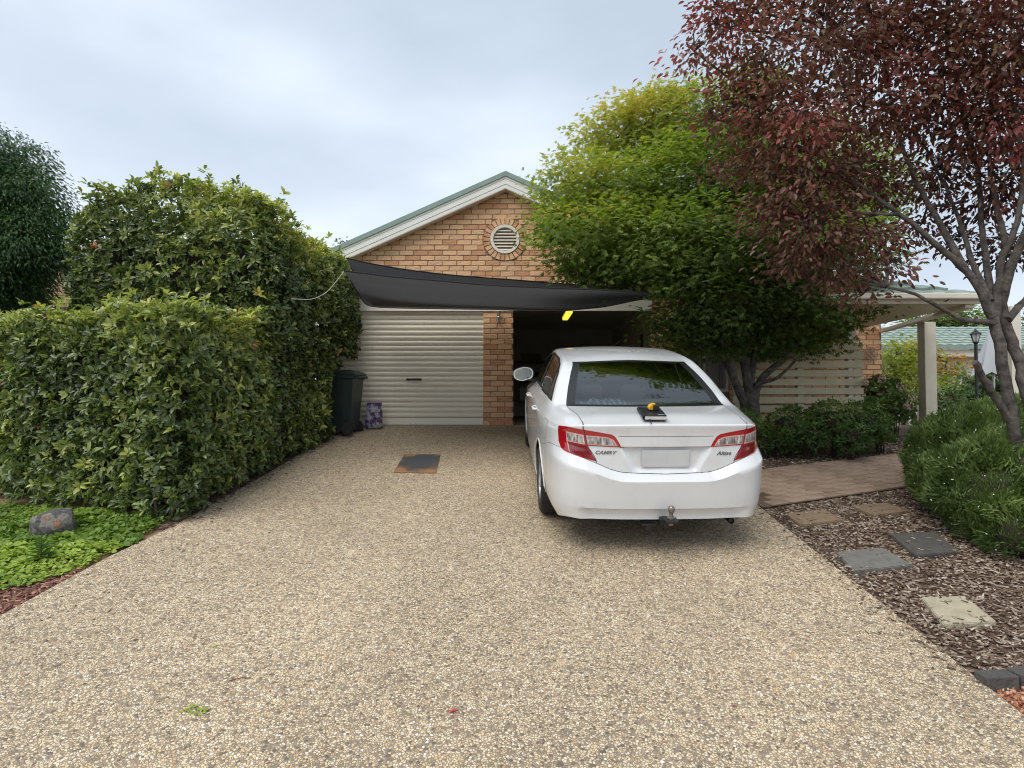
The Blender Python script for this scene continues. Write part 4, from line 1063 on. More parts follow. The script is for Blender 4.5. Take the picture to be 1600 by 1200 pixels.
MB().box((-hw,-hd,.0),(hw,hd,.0035)).box((-hw,-hd,th),(hw,hd,th+.0035), bevel=.001).build('cover', blk, nb)
sp_b = MB(); n = 8; vs = []
for i in range(n+1):
    a_ = math.pi/2 + math.pi*i/n
    for y in (-hd, hd): vs.append((-hw + .018*math.cos(a_)*.9, y, th/2+.0018 + (th/2+.0017)*math.sin(a_)))
sp_b.add(vs, [(2*i, 2*i+1, 2*i+3, 2*i+2) for i in range(n)]).build('spine', blk, nb, smooth=True)
MB().box((-hw+.002,-hd+.005,.004),(hw-.006,hd-.005,th-.0005)).build('pages', mat('paper', (.76,.75,.72), .9, noise=(.66,.65,.62), nscale=90), nb)
MB().prism([(-hw+.035,-hd+.02,.012),(-hw+.035,-hd-.004,.010),(-hw+.034,-hd-.03,-.006),(-hw+.034,-hd-.075,-.010),(-hw+.034,-hd-.078,-.007),(-hw+.034,-hd-.03,-.003),(-hw+.035,-hd+.02,.015)], (.007,0,0)).build('ribbon', blk, nb)
MB().box((.020,-.105,th+.0036),(.075,-.098,th+.0042)).box((.028,-.095,th+.0036),(.066,-.09,th+.0042)).build('cover_print', mat('grey_print', (.35,.35,.37), .5), nb)
tm = empty('tape_measure', (0,0,0), 'small yellow and black tape measure lying on the black notebook', 'tape measure')
TMm = Wm @ Matrix.Translation((.008, .02, th+.0038)) @ Matrix.Rotation(.30, 4, 'Z'); tm.location = TMm.translation; tm.rotation_euler = TMm.to_euler()
yel = mat('yellow_plastic', (.75,.42,.02), .4); b = MB()
b.lathe([(.001,-.021),(.024,-.021),(.027,-.016),(.027,.012),(.024,.016),(.001,.016)], (-.014,0,.028), 20, axis='Y'); b.build('case', yel, tm, smooth=True)
MB().box((-.008,-.026,.001),(.044,.024,.050), bevel=.007).box((-.036,-.018,.0005),(.0,.022,.014), bevel=.003).build('case_half', M['black'], tm)
MB().lathe([(.001,-.024),(.014,-.024),(.016,-.021),(.016,-.018)], (.014,0,.024), 16, axis='Y').build('side_disc', mat('grey_plastic', (.25,.24,.24), .5), tm)
MB().box((-.020,-.015,.048),(.012,.012,.062), bevel=.004).build('lock_button', yel, tm)
# plaid shirt crumpled on the parcel shelf
def plaid():
    m = mat('plaid', (.7,.75,.8), .9); t = m.node_tree; b = t.nodes['Principled BSDF']; c = t.nodes.new('ShaderNodeTexCoord'); s = t.nodes.new('ShaderNodeSeparateXYZ'); t.links.new(c.outputs['Object'], s.inputs[0])
    outs = []
    for ax, sc in (('X', 22), ('Y', 22)):
        a = t.nodes.new('ShaderNodeMath'); a.operation = 'MULTIPLY'; a.inputs[1].default_value = sc; t.links.new(s.outputs[ax], a.inputs[0])
        f = t.nodes.new('ShaderNodeMath'); f.operation = 'FRACT'; t.links.new(a.outputs[0], f.inputs[0])
        g_ = t.nodes.new('ShaderNodeMath'); g_.operation = 'GREATER_THAN'; g_.inputs[1].default_value = .45; t.links.new(f.outputs[0], g_.inputs[0]); outs.append(g_)
    ad = t.nodes.new('ShaderNodeMath'); ad.operation = 'ADD'; t.links.new(outs[0].outputs[0], ad.inputs[0]); t.links.new(outs[1].outputs[0], ad.inputs[1])
    hf = t.nodes.new('ShaderNodeMath'); hf.operation = 'MULTIPLY'; hf.inputs[1].default_value = .5; t.links.new(ad.outputs[0], hf.inputs[0])
    r = t.nodes.new('ShaderNodeValToRGB'); e = r.color_ramp.elements; e[0].color = (.72,.78,.84,1); e[1].position = 1; e[1].color = (.03,.09,.20,1); q = e.new(.5); q.color = (.25,.40,.55,1)
    t.links.new(hf.outputs[0], r.inputs[0]); t.links.new(r.outputs[0], b.inputs['Base Color']); return m
vs = []; fs = []; nx, ny = 34, 18
for j in range(ny):
    for i in range(nx):
        x = -.62 + .58*i/(nx-1); y = .70 + .42*j/(ny-1) + .02*math.sin(i*.8); q = np.array([[x*9, y*9, 0]])
        ed = min(i, nx-1-i, j, ny-1-j); vs.append((x, y, 1.034 + min(ed/4, 1)*(.045 + .028*float(vnoise(q, 1.0, 3)[0]) + .015*math.sin(x*45+y*20))))
for j in range(ny-1):
    for i in range(nx-1): fs.append((j*nx+i, j*nx+i+1, (j+1)*nx+i+1, (j+1)*nx+i))
o = MB().add(vs, fs).build('shirt', plaid(), None, smooth=True, fix=False)
o.location = MC.translation; o.rotation_euler = MC.to_euler(); tag(o, 'blue and white checked shirt crumpled behind the rear window of the car', 'shirt')
# ================================================================ PLANTS
def tag_plant(e_, *a, **k): return e_
M['bark'] = mat('bark', (.042,.037,.032), .95, noise=(.125,.11,.095), nscale=14, bump=1.0, bscale=35)
M['bark_dark'] = mat('dark_bark', (.045,.036,.030), .95, noise=(.10,.085,.07), nscale=9, bump=1.0, bscale=35)
M['twig'] = mat('twig', (.045,.035,.025), .95)
hedge_m = leaf_mat('hedge_leaf', [(0,(.022,.034,.015)), (.22,(.052,.077,.026)), (.42,(.118,.155,.045)), (.68,(.28,.305,.075)), (.95,(.47,.45,.13)), (1,(.36,.13,.07))], rough=.27, trans=.36, spec=.6, gain=1.5)
maple_m = leaf_mat('maple_leaf', [(0,(.035,.060,.016)), (.25,(.075,.120,.026)), (.5,(.165,.225,.040)), (.75,(.28,.315,.055)), (1,(.48,.36,.09))], rough=.5, trans=.46, gain=1.35)
plum_m = leaf_mat('plum_leaf', [(0,(.055,.022,.022)), (.25,(.12,.050,.042)), (.40,(.18,.125,.065)), (.52,(.20,.075,.060)), (.8,(.34,.10,.095)), (1,(.62,.09,.11))], rough=.42, trans=.34, tint=(1.1,.7,.6), gain=1.15)
dark_m = leaf_mat('dark_leaf', [(0,(.014,.040,.012)), (.4,(.040,.095,.026)), (1,(.17,.27,.06))], rough=.5, trans=.3, gain=1.2)
bush_m = leaf_mat('bush_leaf', [(0,(.035,.068,.020)), (.5,(.125,.185,.048)), (1,(.30,.38,.11))], rough=.5, trans=.3, gain=1.15)
shrub_m = leaf_mat('shrub_leaf', [(0,(.025,.05,.014)), (.5,(.075,.13,.03)), (.85,(.22,.26,.06)), (1,(.34,.16,.06))], rough=.45, trans=.3, gain=1.4)
yel_m = leaf_mat('yellow_leaf', [(0,(.14,.20,.025)), (.5,(.36,.38,.04)), (.9,(.60,.48,.05)), (1,(.62,.30,.05))], rough=.5, trans=.45)
oran_m = leaf_mat('orange_leaf', [(0,(.32,.18,.03)), (1,(.70,.34,.04))], rough=.5, trans=.45)
ivy_m = leaf_mat('ground_leaf', [(0,(.06,.12,.02)), (.5,(.20,.31,.045)), (1,(.46,.56,.10))], rough=.5, trans=.35)

def rosettes(P, Nn, per, L, Wd, tone, spread=.9, up=.35, axis_jit=.45):
    """twig tips at P facing Nn, each with a whorl of leaves"""
    n = len(P); ax = norm(Nn*.8 + np.array([0,0,up]) + RNG.normal(size=(n,3))*axis_jit)
    t = norm(np.cross(ax, RNG.normal(size=(n,3)))); b = np.cross(ax, t)
    PP = []; DD = []; NN = []; LL = []; TT_ = []
    for k in range(per):
        a = 2*np.pi*(k/per*1.0) + RNG.uniform(0, 1.2, n) + k*.4; rad = t*np.cos(a)[:,None] + b*np.sin(a)[:,None]
        lift = RNG.uniform(.15, .85, n)[:,None]
        D = norm(rad*spread + ax*lift); base = P - ax*RNG.uniform(0, .05, n)[:,None]
        PP.append(base + D*.006); DD.append(D); NN.append(norm(ax - D*(ax*D).sum(1, keepdims=True) + RNG.normal(size=(n,3))*.15))
        LL.append(L*RNG.uniform(.65, 1.15, n)); TT_.append(tone + RNG.normal(size=n)*.09)
    LL = np.concatenate(LL)
    return np.concatenate(PP), np.concatenate(DD), np.concatenate(NN), LL, LL*Wd, np.concatenate(TT_)
def split_near(arr, parent, m, shape, name='foliage', nsingle=300, front=None):
    P, D, Nn, L, Wd, T = arr
    d = np.linalg.norm(P - np.array([0,0,CAMH]), axis=1) / np.maximum(L, .02)
    uu = 800 + FPX*P[:,0]/P[:,1]; d = np.where((uu < 5) | (uu > 1595), 1e9, d)
    if front is not None: d = d - front*6
    order = np.argsort(d); a = order[:nsingle]; b = order[nsingle:]
    if nsingle: single_leaves(P[a], D[a], Nn[a], L[a], Wd[a], np.clip(T[a],0,1), m, parent, shape)
    inv = np.array(Matrix.Translation(parent.location).inverted())[:3, 3]
    o = leaves(name, P[b] + inv, D[b], Nn[b], L[b], Wd[b], T[b], m, parent, shape); return o

# ---------------------------------------------------------------- the clipped hedge
def face_x(y, z): return -2.93 + (y-5.5)*.072 + .10*sstep(1.8, 3.6, z)*sstep(6.9, 9.5, y) - .10*(1-sstep(0, .5, z-SLOPE*y))
def top_tall(x, y): return 4.24 + .36*np.exp(-((x+4.0)/.75)**2)*np.exp(-((y-7.2)/1.1)**2) + .10*np.sin(x*3.1+y*2.3)
LOWTOP = 2.84
FA, FB = np.array([-3.02, 5.52]), np.array([-7.6, 7.0])
fdir = (FB-FA)/np.linalg.norm(FB-FA); fn = np.array([fdir[1], -fdir[0]]); fn = fn if fn[1] < 0 else -fn
def hsample(n, kind):
    r = RNG.random((n, 2))
    if kind == 'lowfront':
        L_ = np.linalg.norm(FB-FA); s = r[:,0]*L_; xy = FA + fdir*s[:,None]; z0 = SLOPE*xy[:,1] + .06; z = z0 + (LOWTOP-z0)*r[:,1]
        Nn = np.tile([fn[0], fn[1], 0.], (n,1)); P = np.column_stack([xy, z])
    elif kind == 'lowright':
        y = 5.5 + 1.7*r[:,0]; z0 = SLOPE*y + .05; z = z0 + (LOWTOP+.03-z0)*r[:,1]; P = np.column_stack([face_x(y, z), y, z]); Nn = np.tile([1.,0,0], (n,1))
    elif kind == 'lowtop':
        s = r[:,0]*np.linalg.norm(FB-FA); xy = FA + fdir*s[:,None] - fn*(r[:,1]*1.2)[:,None]; P = np.column_stack([xy, np.full(n, LOWTOP)]); Nn = np.tile([0,0,1.], (n,1))
    elif kind == 'tallfront':
        x = -5.15 + 2.3*r[:,0]; y = np.full(n, 7.0); z = LOWTOP-.3 + (top_tall(x, y)-LOWTOP+.3)*r[:,1]; P = np.column_stack([x, y, z]); Nn = np.tile([0,-1.,0], (n,1))
    elif kind == 'tallright':
        y = 7.0 + (YD-.1-7.0)*r[:,0]; z0 = SLOPE*y + .05; x0 = face_x(y, 3.0+0*y); z = z0 + (top_tall(x0, y)-z0)*r[:,1]; P = np.column_stack([face_x(y, z), y, z]); Nn = np.tile([1.,0,0], (n,1))
    elif kind == 'talltop':
        x = -5.15 + 2.5*r[:,0]; y = 7.0 + 3*r[:,1]; P = np.column_stack([x, y, top_tall(x, y)]); Nn = np.tile([0,0,1.], (n,1))
    elif kind == 'tallleft':
        y = 7.0 + 2.4*r[:,0]; z = 2.4 + 1.8*r[:,1]; P = np.column_stack([np.full(n,-5.15), y, z]); Nn = np.tile([-1.,0,0], (n,1))
    elif kind == 'tallend':
        x = -5.1 + 2.5*r[:,0]; z = 1.7 + 2.5*r[:,1]; P = np.column_stack([x, np.full(n, YD-.1), z]); Nn = np.tile([0,1.,0], (n,1))
    return P, Nn
hedge = empty('hedge', (-3.4, 7.0, gz(7.0)), 'large glossy green leafy hedge along the left side of the drive', 'hedge')
arrs = []
def soften(P):       # rounded corners, hollows and bulges
    P = P.copy()
    d = .09*vnoise(P, 2.3, 1) + .05*vnoise(P, 6.0, 4)
    return P, d
for kind, dens, area in (('lowfront', 250, 9.5), ('lowright', 250, 3.3), ('lowtop', 150, 5), ('tallfront', 230, 3.9), ('tallright', 270, 9), ('talltop', 150, 7), ('tallleft', 110, 4.3), ('tallend', 40, 6)):
    n = int(dens*area*1.75); P, Nn = hsample(n, kind); P, d = soften(P)
    dep = np.where(RNG.random(n) < .62, RNG.normal(size=n)*.035, -RNG.exponential(.12, n))
    # round the top edges over
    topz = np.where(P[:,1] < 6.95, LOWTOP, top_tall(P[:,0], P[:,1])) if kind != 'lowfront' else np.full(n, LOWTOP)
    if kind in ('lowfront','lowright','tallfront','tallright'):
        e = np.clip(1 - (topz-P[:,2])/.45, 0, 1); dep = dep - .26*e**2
    P = P + Nn*(d+dep)[:,None]
    up_w = np.clip((P[:,2]-2.2)/.6, 0, 1) if kind.startswith('low') else np.clip((P[:,2]-3.4)/.8, 0, 1)
    P[:,2] += up_w*(.11*vnoise(P*np.array([1,1,0]), 2.1, 14) + .05*vnoise(P*np.array([1,1,0]), 5.5, 15))
    if kind == 'lowfront':            # corner with the drive face
        s = np.linalg.norm(P[:,:2]-FA, axis=1); P[:,1] += .18*np.clip(1-s/.3, 0, 1)**2
    if kind in ('lowtop','talltop'): P[:,2] += np.abs(RNG.normal(size=n))*.035 + RNG.uniform(.05,.17,n)*(RNG.random(n) < .09)
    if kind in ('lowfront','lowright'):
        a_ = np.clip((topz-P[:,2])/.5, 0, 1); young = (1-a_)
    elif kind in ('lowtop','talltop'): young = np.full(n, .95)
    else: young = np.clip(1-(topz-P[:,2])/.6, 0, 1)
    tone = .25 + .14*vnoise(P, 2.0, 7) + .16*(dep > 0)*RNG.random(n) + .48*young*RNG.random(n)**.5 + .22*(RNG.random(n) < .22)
    tone = np.clip(tone, .02, .93); tone[RNG.random(n) < .0012] = 1.1
    far = np.clip((P[:,1]-7)/3, 0, 1)
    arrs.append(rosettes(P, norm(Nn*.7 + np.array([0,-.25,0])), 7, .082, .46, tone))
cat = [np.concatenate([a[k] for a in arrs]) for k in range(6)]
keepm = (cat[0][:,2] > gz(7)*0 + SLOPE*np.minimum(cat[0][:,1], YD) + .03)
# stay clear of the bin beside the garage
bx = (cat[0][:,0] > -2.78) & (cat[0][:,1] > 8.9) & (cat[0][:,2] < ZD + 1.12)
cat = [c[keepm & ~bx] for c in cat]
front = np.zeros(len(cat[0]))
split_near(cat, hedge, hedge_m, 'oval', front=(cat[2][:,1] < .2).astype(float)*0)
# upright shoots on top
sh = MB()
# dark solid filler added inside the hedge: blocks see-through, reads as inner shade
co = MB(); 
def tapered(x0, x1, y0, y1, z0a, z0b, z1):
    co.add([(x0,y0,z0a),(x1,y0,z0a),(x1,y1,z0b),(x0,y1,z0b),(x0,y0,z1),(x1,y0,z1),(x1,y1,z1),(x0,y1,z1)], [(0,3,2,1),(4,5,6,7),(0,1,5,4),(1,2,6,5),(2,3,7,6),(3,0,4,7)])
tapered(-5.0, -3.10, 7.35, YD-.45, gz(7.3)+.25, gz(9.6)+.25, 3.95)
q = [FA - fn*.35 + fdir*.35, FB - fn*.35, FB - fn*1.0, FA - fn*1.3 + fdir*.35]
co.add([(p[0], p[1], SLOPE*p[1]+.3) for p in q] + [(p[0], p[1], LOWTOP-.3) for p in q], [(0,3,2,1),(4,5,6,7),(0,1,5,4),(1,2,6,5),(2,3,7,6),(3,0,4,7)])
o = co.build('dark_core', M['twig']); keep(o, hedge); o['kind'] = 'stuff'
st = MB()
for k in range(70):
    y = random.uniform(5.6, YD-.4); x = float(face_x(y, 2.0)) - random.uniform(.10, .5); z = gz(y)
    st.tube([(x, y, z-.03), (x+random.uniform(-.05,.05), y+random.uniform(-.05,.05), z+.25), (x+random.uniform(-.12,.12), y+random.uniform(-.12,.12), z+.7)], [.016,.012,.007], 5)
for k in range(50):
    s = random.uniform(.3, 4); p = FA + fdir*s - fn*random.uniform(.1,.5); z = gz(p[1])
    st.tube([(p[0], p[1], z-.03), (p[0]+random.uniform(-.06,.06), p[1], z+.35), (p[0]+random.uniform(-.15,.15), p[1], z+.8)], [.016,.012,.007], 5)
o = st.build('stems', M['bark_dark']); keep(o, hedge); o['kind'] = 'stuff'

# ---------------------------------------------------------------- crowns made of clumps
def crown(blobs, sprays, per, L, Wd, tonef, flat=.75, spr=.16, droop=.35, inner=.35, up=.8, jitter=.5):
    """blobs: (centre, radius). sprays per square metre of blob surface"""
    out = []
    for bi, (c, r) in enumerate(blobs):
        c = np.array(c); n = max(6, int(4*math.pi*r*r*sprays)); d = rand_dirs(n)
        rad = r*np.where(RNG.random(n) < 1-inner, RNG.uniform(.78, 1.08, n), RNG.uniform(.2, .8, n))
        lump = 1 + .22*vnoise(d, 2.6, bi+3)
        S_ = c + d*(rad*lump)[:,None]*np.array([1,1,flat])
        clump_t = RNG.normal(size=n)*.10
        k = per; m_ = n*k; S2 = np.repeat(S_, k, 0); d2 = np.repeat(d, k, 0)
        off = RNG.normal(size=(m_,3))*np.array([spr,spr,spr*.35]); off[:,2] -= droop*np.linalg.norm(off[:,:2], axis=1)*.6
        P = S2 + off; D = norm(off*np.array([1,1,.6])*3 + d2*.35 + RNG.normal(size=(m_,3))*.3*jitter + np.array([0,0,-droop*.5]))
        Nn = norm(np.array([0,0,up]) + d2*.35 + RNG.normal(size=(m_,3))*jitter)
        T = tonef(P, d2) + np.repeat(clump_t, k) + RNG.normal(size=m_)*.06
        LL = L*RNG.uniform(.6, 1.15, m_)
        out.append((P, D, Nn, LL, LL*Wd, T))
    return [np.concatenate([a[k] for a in out]) for k in range(6)]
def px_blob(u, v, y, rpx): p = at(u, v, y); return (tuple(p), rpx*y/FPX)
def limb(b, pts, r0, r1, n=9, wob=.02):
    pts = [Vector(p) for p in pts]; out = []; N_ = 0
    for i in range(len(pts)-1):
        a_, c_ = pts[i], pts[i+1]; p0 = pts[max(i-1,0)]; p3 = pts[min(i+2, len(pts)-1)]
        for k in range(4):
            t = k/4; q = .5*((2*a_) + (c_-p0)*t + (2*p0-5*a_+4*c_-p3)*t*t + (3*a_-p0-3*c_+p3)*t*t*t); out.append(q + Vector((random.uniform(-wob,wob), random.uniform(-wob,wob), 0))*(.5 if i else .2))
    out.append(pts[-1]); m_ = len(out)
    b.tube(out, [r0 + (r1-r0)*(i/(m_-1))**.8 for i in range(m_)], n); return out
def twigs(b, blobs, skel, r=.012, per=5, n=5):
    for c, rad in blobs:
        c = Vector(c); s = min(skel, key=lambda q: (q-c).length)
        mid = s.lerp(c, .5) + Vector((random.uniform(-.1,.1), random.uniform(-.1,.1), .08))
        b.tube([s, mid, c], [r*1.8, r*1.4, r], n, False)
        for k in range(per):
            d = Vector(rand_dirs(1)[0]); d.z = abs(d.z)*.6 - .1; e_ = c + d*rad*.85; m2 = c.lerp(e_, .5) + Vector((0,0,.04)) + Vector(RNG.normal(size=3))*.03
            b.tube([c, m2, e_], [r, r*.7, r*.3], 4, False)

# green maple in front of the wing
mp_base = at(1172, 600, 8.3); mpx, mpy = mp_base.x, 8.3
maple = empty('maple_tree', (mpx, mpy, gz(mpy)), 'green Japanese maple with layered foliage between the garage and the timber screen', 'tree')
MBL = [px_blob(*q) for q in ((965,215,8.7,62),(1045,185,8.4,70),(1120,200,8.4,85),(900,285,8.3,62),(975,300,8.0,82),(1070,290,7.9,95),(1160,300,8.0,100),(868,350,8.2,38),(925,365,7.8,75),(1010,375,7.5,82),
    (1110,385,7.4,95),(1200,390,7.7,100),(1290,380,8.2,90),(965,412,7.8,42),(905,415,8.0,28),(1062,418,7.5,56),(1130,455,7.5,75),(1225,460,7.8,80),(1300,470,8.3,65),(1065,490,7.7,42),(1130,520,7.9,48),(1200,520,8.4,45),(1270,520,8.6,40),
    (1250,250,8.8,90),(1330,300,9,80),(1060,535,8.0,22),(1180,130,8.8,35),(990,165,8.8,25),(1050,150,8.6,28))]
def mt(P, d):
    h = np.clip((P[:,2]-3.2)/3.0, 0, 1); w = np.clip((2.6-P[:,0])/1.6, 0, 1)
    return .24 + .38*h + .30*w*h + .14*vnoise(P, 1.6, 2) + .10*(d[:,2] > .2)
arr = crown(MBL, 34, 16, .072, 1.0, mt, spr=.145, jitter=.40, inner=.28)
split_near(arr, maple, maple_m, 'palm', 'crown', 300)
b = MB(); sk = []
P_ = lambda *q: [at(u, v, y) for u, v, y in q]
g0 = Vector((mpx, mpy, gz(mpy)-.05))
sk += limb(b, [g0] + P_((1172,650,8.3),(1172,610,8.3)), .15, .12, 12)
for pl, r0, r1 in ((((1172,615,8.3),(1164,575,8.25),(1158,530,8.2),(1160,460,8.1),(1145,370,8.0),(1115,270,8.1)), .075, .02), (((1170,640,8.3),(1150,600,8.2),(1137,560,8.1),(1105,490,7.9),(1050,410,7.9),(975,320,8.1)), .07, .02),
    (((1174,625,8.3),(1192,590,8.3),(1225,560,8.3),(1262,515,8.4),(1305,450,8.5)), .065, .02), (((1172,600,8.3),(1180,550,8.4),(1198,480,8.5),(1225,380,8.5),(1240,270,8.6)), .06, .018), (((1175,620,8.28),(1186,600,8.2),(1215,590,8.0),(1245,560,7.9)), .04, .015),
    (((1150,600,8.2),(1120,540,8.3),(1060,440,8.4),(960,330,8.5),(900,290,8.5)), .05, .012), (((1166,580,8.25),(1145,500,8.3),(1080,400,8.3),(1000,300,8.4),(990,220,8.5)), .045, .012)):
    sk += limb(b, P_(*pl), r0, r1, 8)
o = b.build('trunk', M['bark'], smooth=True); keep(o, maple)
b = MB(); twigs(b, MBL, sk, .010, 5); o = b.build('branches', M['bark_dark']); keep(o, maple); o['kind'] = 'stuff'

# purple-leaved tree on the right
pb = at(1612, 600, 5.0); plum = empty('purple_leaf_tree', (pb.x, 5.0, gz(5.0)), 'large purple-leaved tree with grey forked trunk rising from the bush at the right edge', 'tree')
PBL = [px_blob(*q) for q in ((1140,45,5.3,48),(1085,80,5.3,26),(1200,95,5.1,70),(1290,60,5.0,85),(1390,50,5.3,90),(1490,60,5.0,90),(1590,70,4.8,90),(1165,165,5.4,52),(1250,180,5.0,80),(1350,170,5.3,75),(1450,165,5.5,80),(1550,180,5.1,85),
    (1185,245,5.4,45),(1260,275,5.1,70),(1350,270,5.5,55),(1470,265,5.7,55),(1565,285,5.2,60),(1215,325,5.3,48),(1280,355,5.1,62),(1360,370,5.4,45),(1250,400,5.3,36),(1320,418,5.2,38),(1385,415,5.1,30),(1570,380,5.5,38),
    (1345,462,5.3,20),(1290,440,5.4,20),(1640,180,5.0,110),(1200,-30,5.2,70),(1330,-60,5.1,100),(1480,-60,5.0,110),(1620,-40,4.8,110),(1120,10,5.4,28),(1240,-180,6.5,100),(1500,370,5.9,28),(1115,185,5.5,14),(1130,262,5.5,14),(1440,350,5.9,26))]
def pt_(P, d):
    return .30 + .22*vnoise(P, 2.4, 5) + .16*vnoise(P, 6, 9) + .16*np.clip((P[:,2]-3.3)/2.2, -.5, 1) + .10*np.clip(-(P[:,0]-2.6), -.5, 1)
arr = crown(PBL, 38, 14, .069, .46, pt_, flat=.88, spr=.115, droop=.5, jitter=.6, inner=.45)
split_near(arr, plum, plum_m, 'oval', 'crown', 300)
b = MB(); sk = []
g0 = Vector((at(1618,700,5.0).x, 5.0, gz(5.0)-.05))
for pl, r0, r1 in ((((1605,760,5.0),(1592,700,5.0),(1578,640,5.0),(1567,580,5.0),(1557,520,5.0),(1548,480,5.0)), .058, .046), (((1550,495,5.0),(1532,455,5.0),(1500,415,5.05),(1455,375,5.1),(1405,335,5.2),(1350,295,5.3),(1290,245,5.3)), .046, .014),
    (((1553,505,5.0),(1560,450,5.0),(1568,400,4.95),(1590,345,4.9),(1600,270,4.9),(1585,160,4.9)), .046, .016), (((1550,490,5.0),(1545,430,5.1),(1535,360,5.2),(1530,270,5.3),(1500,160,5.3),(1480,60,5.2)), .040, .013),
    (((1650,760,4.9),(1622,680,4.9),(1604,620,4.95),(1593,565,5.0),(1578,525,5.02),(1567,487,5.04),(1574,430,4.95),(1600,370,4.85),(1630,300,4.8)), .062, .036), (((1552,505,5.0),(1530,502,4.95),(1500,498,4.9),(1465,478,4.9),(1430,460,4.95),(1385,448,5.0)), .034, .011),
    (((1575,655,5.0),(1556,620,4.95),(1538,592,4.9),(1523,566,4.85)), .036, .030), (((1505,420,5.05),(1470,350,5.3),(1430,280,5.4),(1400,190,5.4),(1380,90,5.3)), .04, .012), (((1548,470,5.0),(1515,400,5.2),(1490,320,5.4),(1440,220,5.5)), .035, .012),
    (((1575,400,4.95),(1560,330,5.1),(1545,250,5.2),(1550,130,5.1)), .035, .012), (((1575,500,5.0),(1600,470,5.1),(1640,430,5.2)), .035, .03), (((1405,335,5.2),(1330,330,5.3),(1270,300,5.3)), .02, .008)):
    sk += limb(b, P_(*pl), r0*.86, r1*.86, 10, .02)
limb(b, [g0] + P_((1612,790,5.0),(1603,750,5.0)), .15, .09, 12)
o = b.build('trunk', M['bark'], smooth=True); keep(o, plum)
b = MB(); twigs(b, PBL, sk, .009, 7); o = b.build('branches', M['bark_dark']); keep(o, plum); o['kind'] = 'stuff'

# dark tree at the left edge
lt = at(-60, 600, 9.6); dtree = empty('evergreen_tree', (lt.x, 9.6, gz(9.6)), 'dark feathery evergreen tree behind the hedge at the left edge', 'tree')
DBL = [px_blob(*q) for q in ((0,245,9.4,62),(40,300,9.2,58),(-50,300,9.4,110),(70,350,9.3,42),(30,380,9.1,65),(0,430,9.2,62),(60,400,9.3,38),(-70,400,9.4,110),(80,385,9.5,28),(-20,480,9.5,70),(40,450,9.6,30),(-130,280,9.6,110))]
arr = crown(DBL, 85, 13, .075, .32, lambda P, d: .22 + .35*(d[:,2] > .1)*RNG.random(len(P)) + .15*vnoise(P, 3, 3), spr=.12, droop=.8, jitter=.5)
split_near(arr, dtree, dark_m, 'dia', 'crown', 0)
b = MB(); sk = limb(b, [Vector((lt.x, 9.6, gz(9.6)-.1)), Vector((lt.x+.1, 9.6, gz(9.6)+1.2))] + P_((-40,420,9.5),(-20,300,9.4)), .16, .04, 10); twigs(b, DBL, sk, .012, 4); o = b.build('trunk', M['bark_dark'], smooth=True); keep(o, dtree)

# small far tree peeping over the hedge by the gable
def far_tree(name, label, u, y, blobs, m, tonef, L, sprays=14, per=9, shape='dia', trunk=.08, Wd=.6, group=None):
    e_ = empty(name, (at(u,600,y).x, y, ZD), label, 'tree', group); bl = [px_blob(*q) for q in blobs]
    arr = crown(bl, sprays, per, L, Wd, tonef, spr=.14*y/12, droop=.3, jitter=.6)
    split_near(arr, e_, m, shape, 'crown', 0)
    b = MB(); c = Vector(bl[0][0]); sk = limb(b, [Vector((at(u,600,y).x, y, ZD-.1)), Vector((at(u,600,y).x, y, ZD)).lerp(c, .5), c], trunk, trunk*.4, 7)
    twigs(b, bl, sk, trunk*.18, 3); o = b.build('trunk', M['bark_dark'], smooth=True); keep(o, e_); return e_
nt_ = lambda base, k=.25: (lambda P, d: base + k*vnoise(P, 1.2, 3) + .25*np.clip(d[:,2], 0, 1))
far_tree('far_tree', 'tiny pale tree top showing over the hedge beside the gable', 535, 30, [(538,378,30,9),(536,395,30,11),(541,388,30,7)], shrub_m, nt_(.5), .22, 5, 7)
far_tree('yellow_maple_tree', 'yellow-green maple tree behind the brick corner of the wing', 1395, 13.5, [(1400,555,13.5,34),(1425,590,13.3,34),(1385,600,13.4,24),(1432,550,13.6,22),(1405,630,13.2,30)], yel_m, nt_(.35,.3), .085, 26, 10, 'palm', .06, 1.0)
far_tree('orange_tree', 'small orange autumn tree beyond the veranda post', 1478, 20, [(1478,568,20,20),(1470,585,20,16),(1440,545,19,15)], oran_m, nt_(.4), .14, 14, 8)
far_tree('garden_tree', 'mid green tree between the post and the lamp', 1510, 17, [(1510,590,17,30),(1500,620,17,30),(1535,615,16.5,30),(1475,618,16,22),(1555,600,18,26)], bush_m, nt_(.45), .11, 18, 9)
far_tree('tall_green_tree', 'bright green tree rising above the green roofed house far right', 1475, 34, [(1470,500,36,40),(1510,505,36,34),(1440,512,36,26)], bush_m, nt_(.5), .28, 7, 8)
far_tree('backdrop_tree', 'broad green tree filling the gap right of the umbrella', 1600, 24, [(1600,520,24,50),(1640,560,24,70),(1590,600,22,40),(1570,560,24,30)], bush_m, nt_(.35), .2, 9, 8)

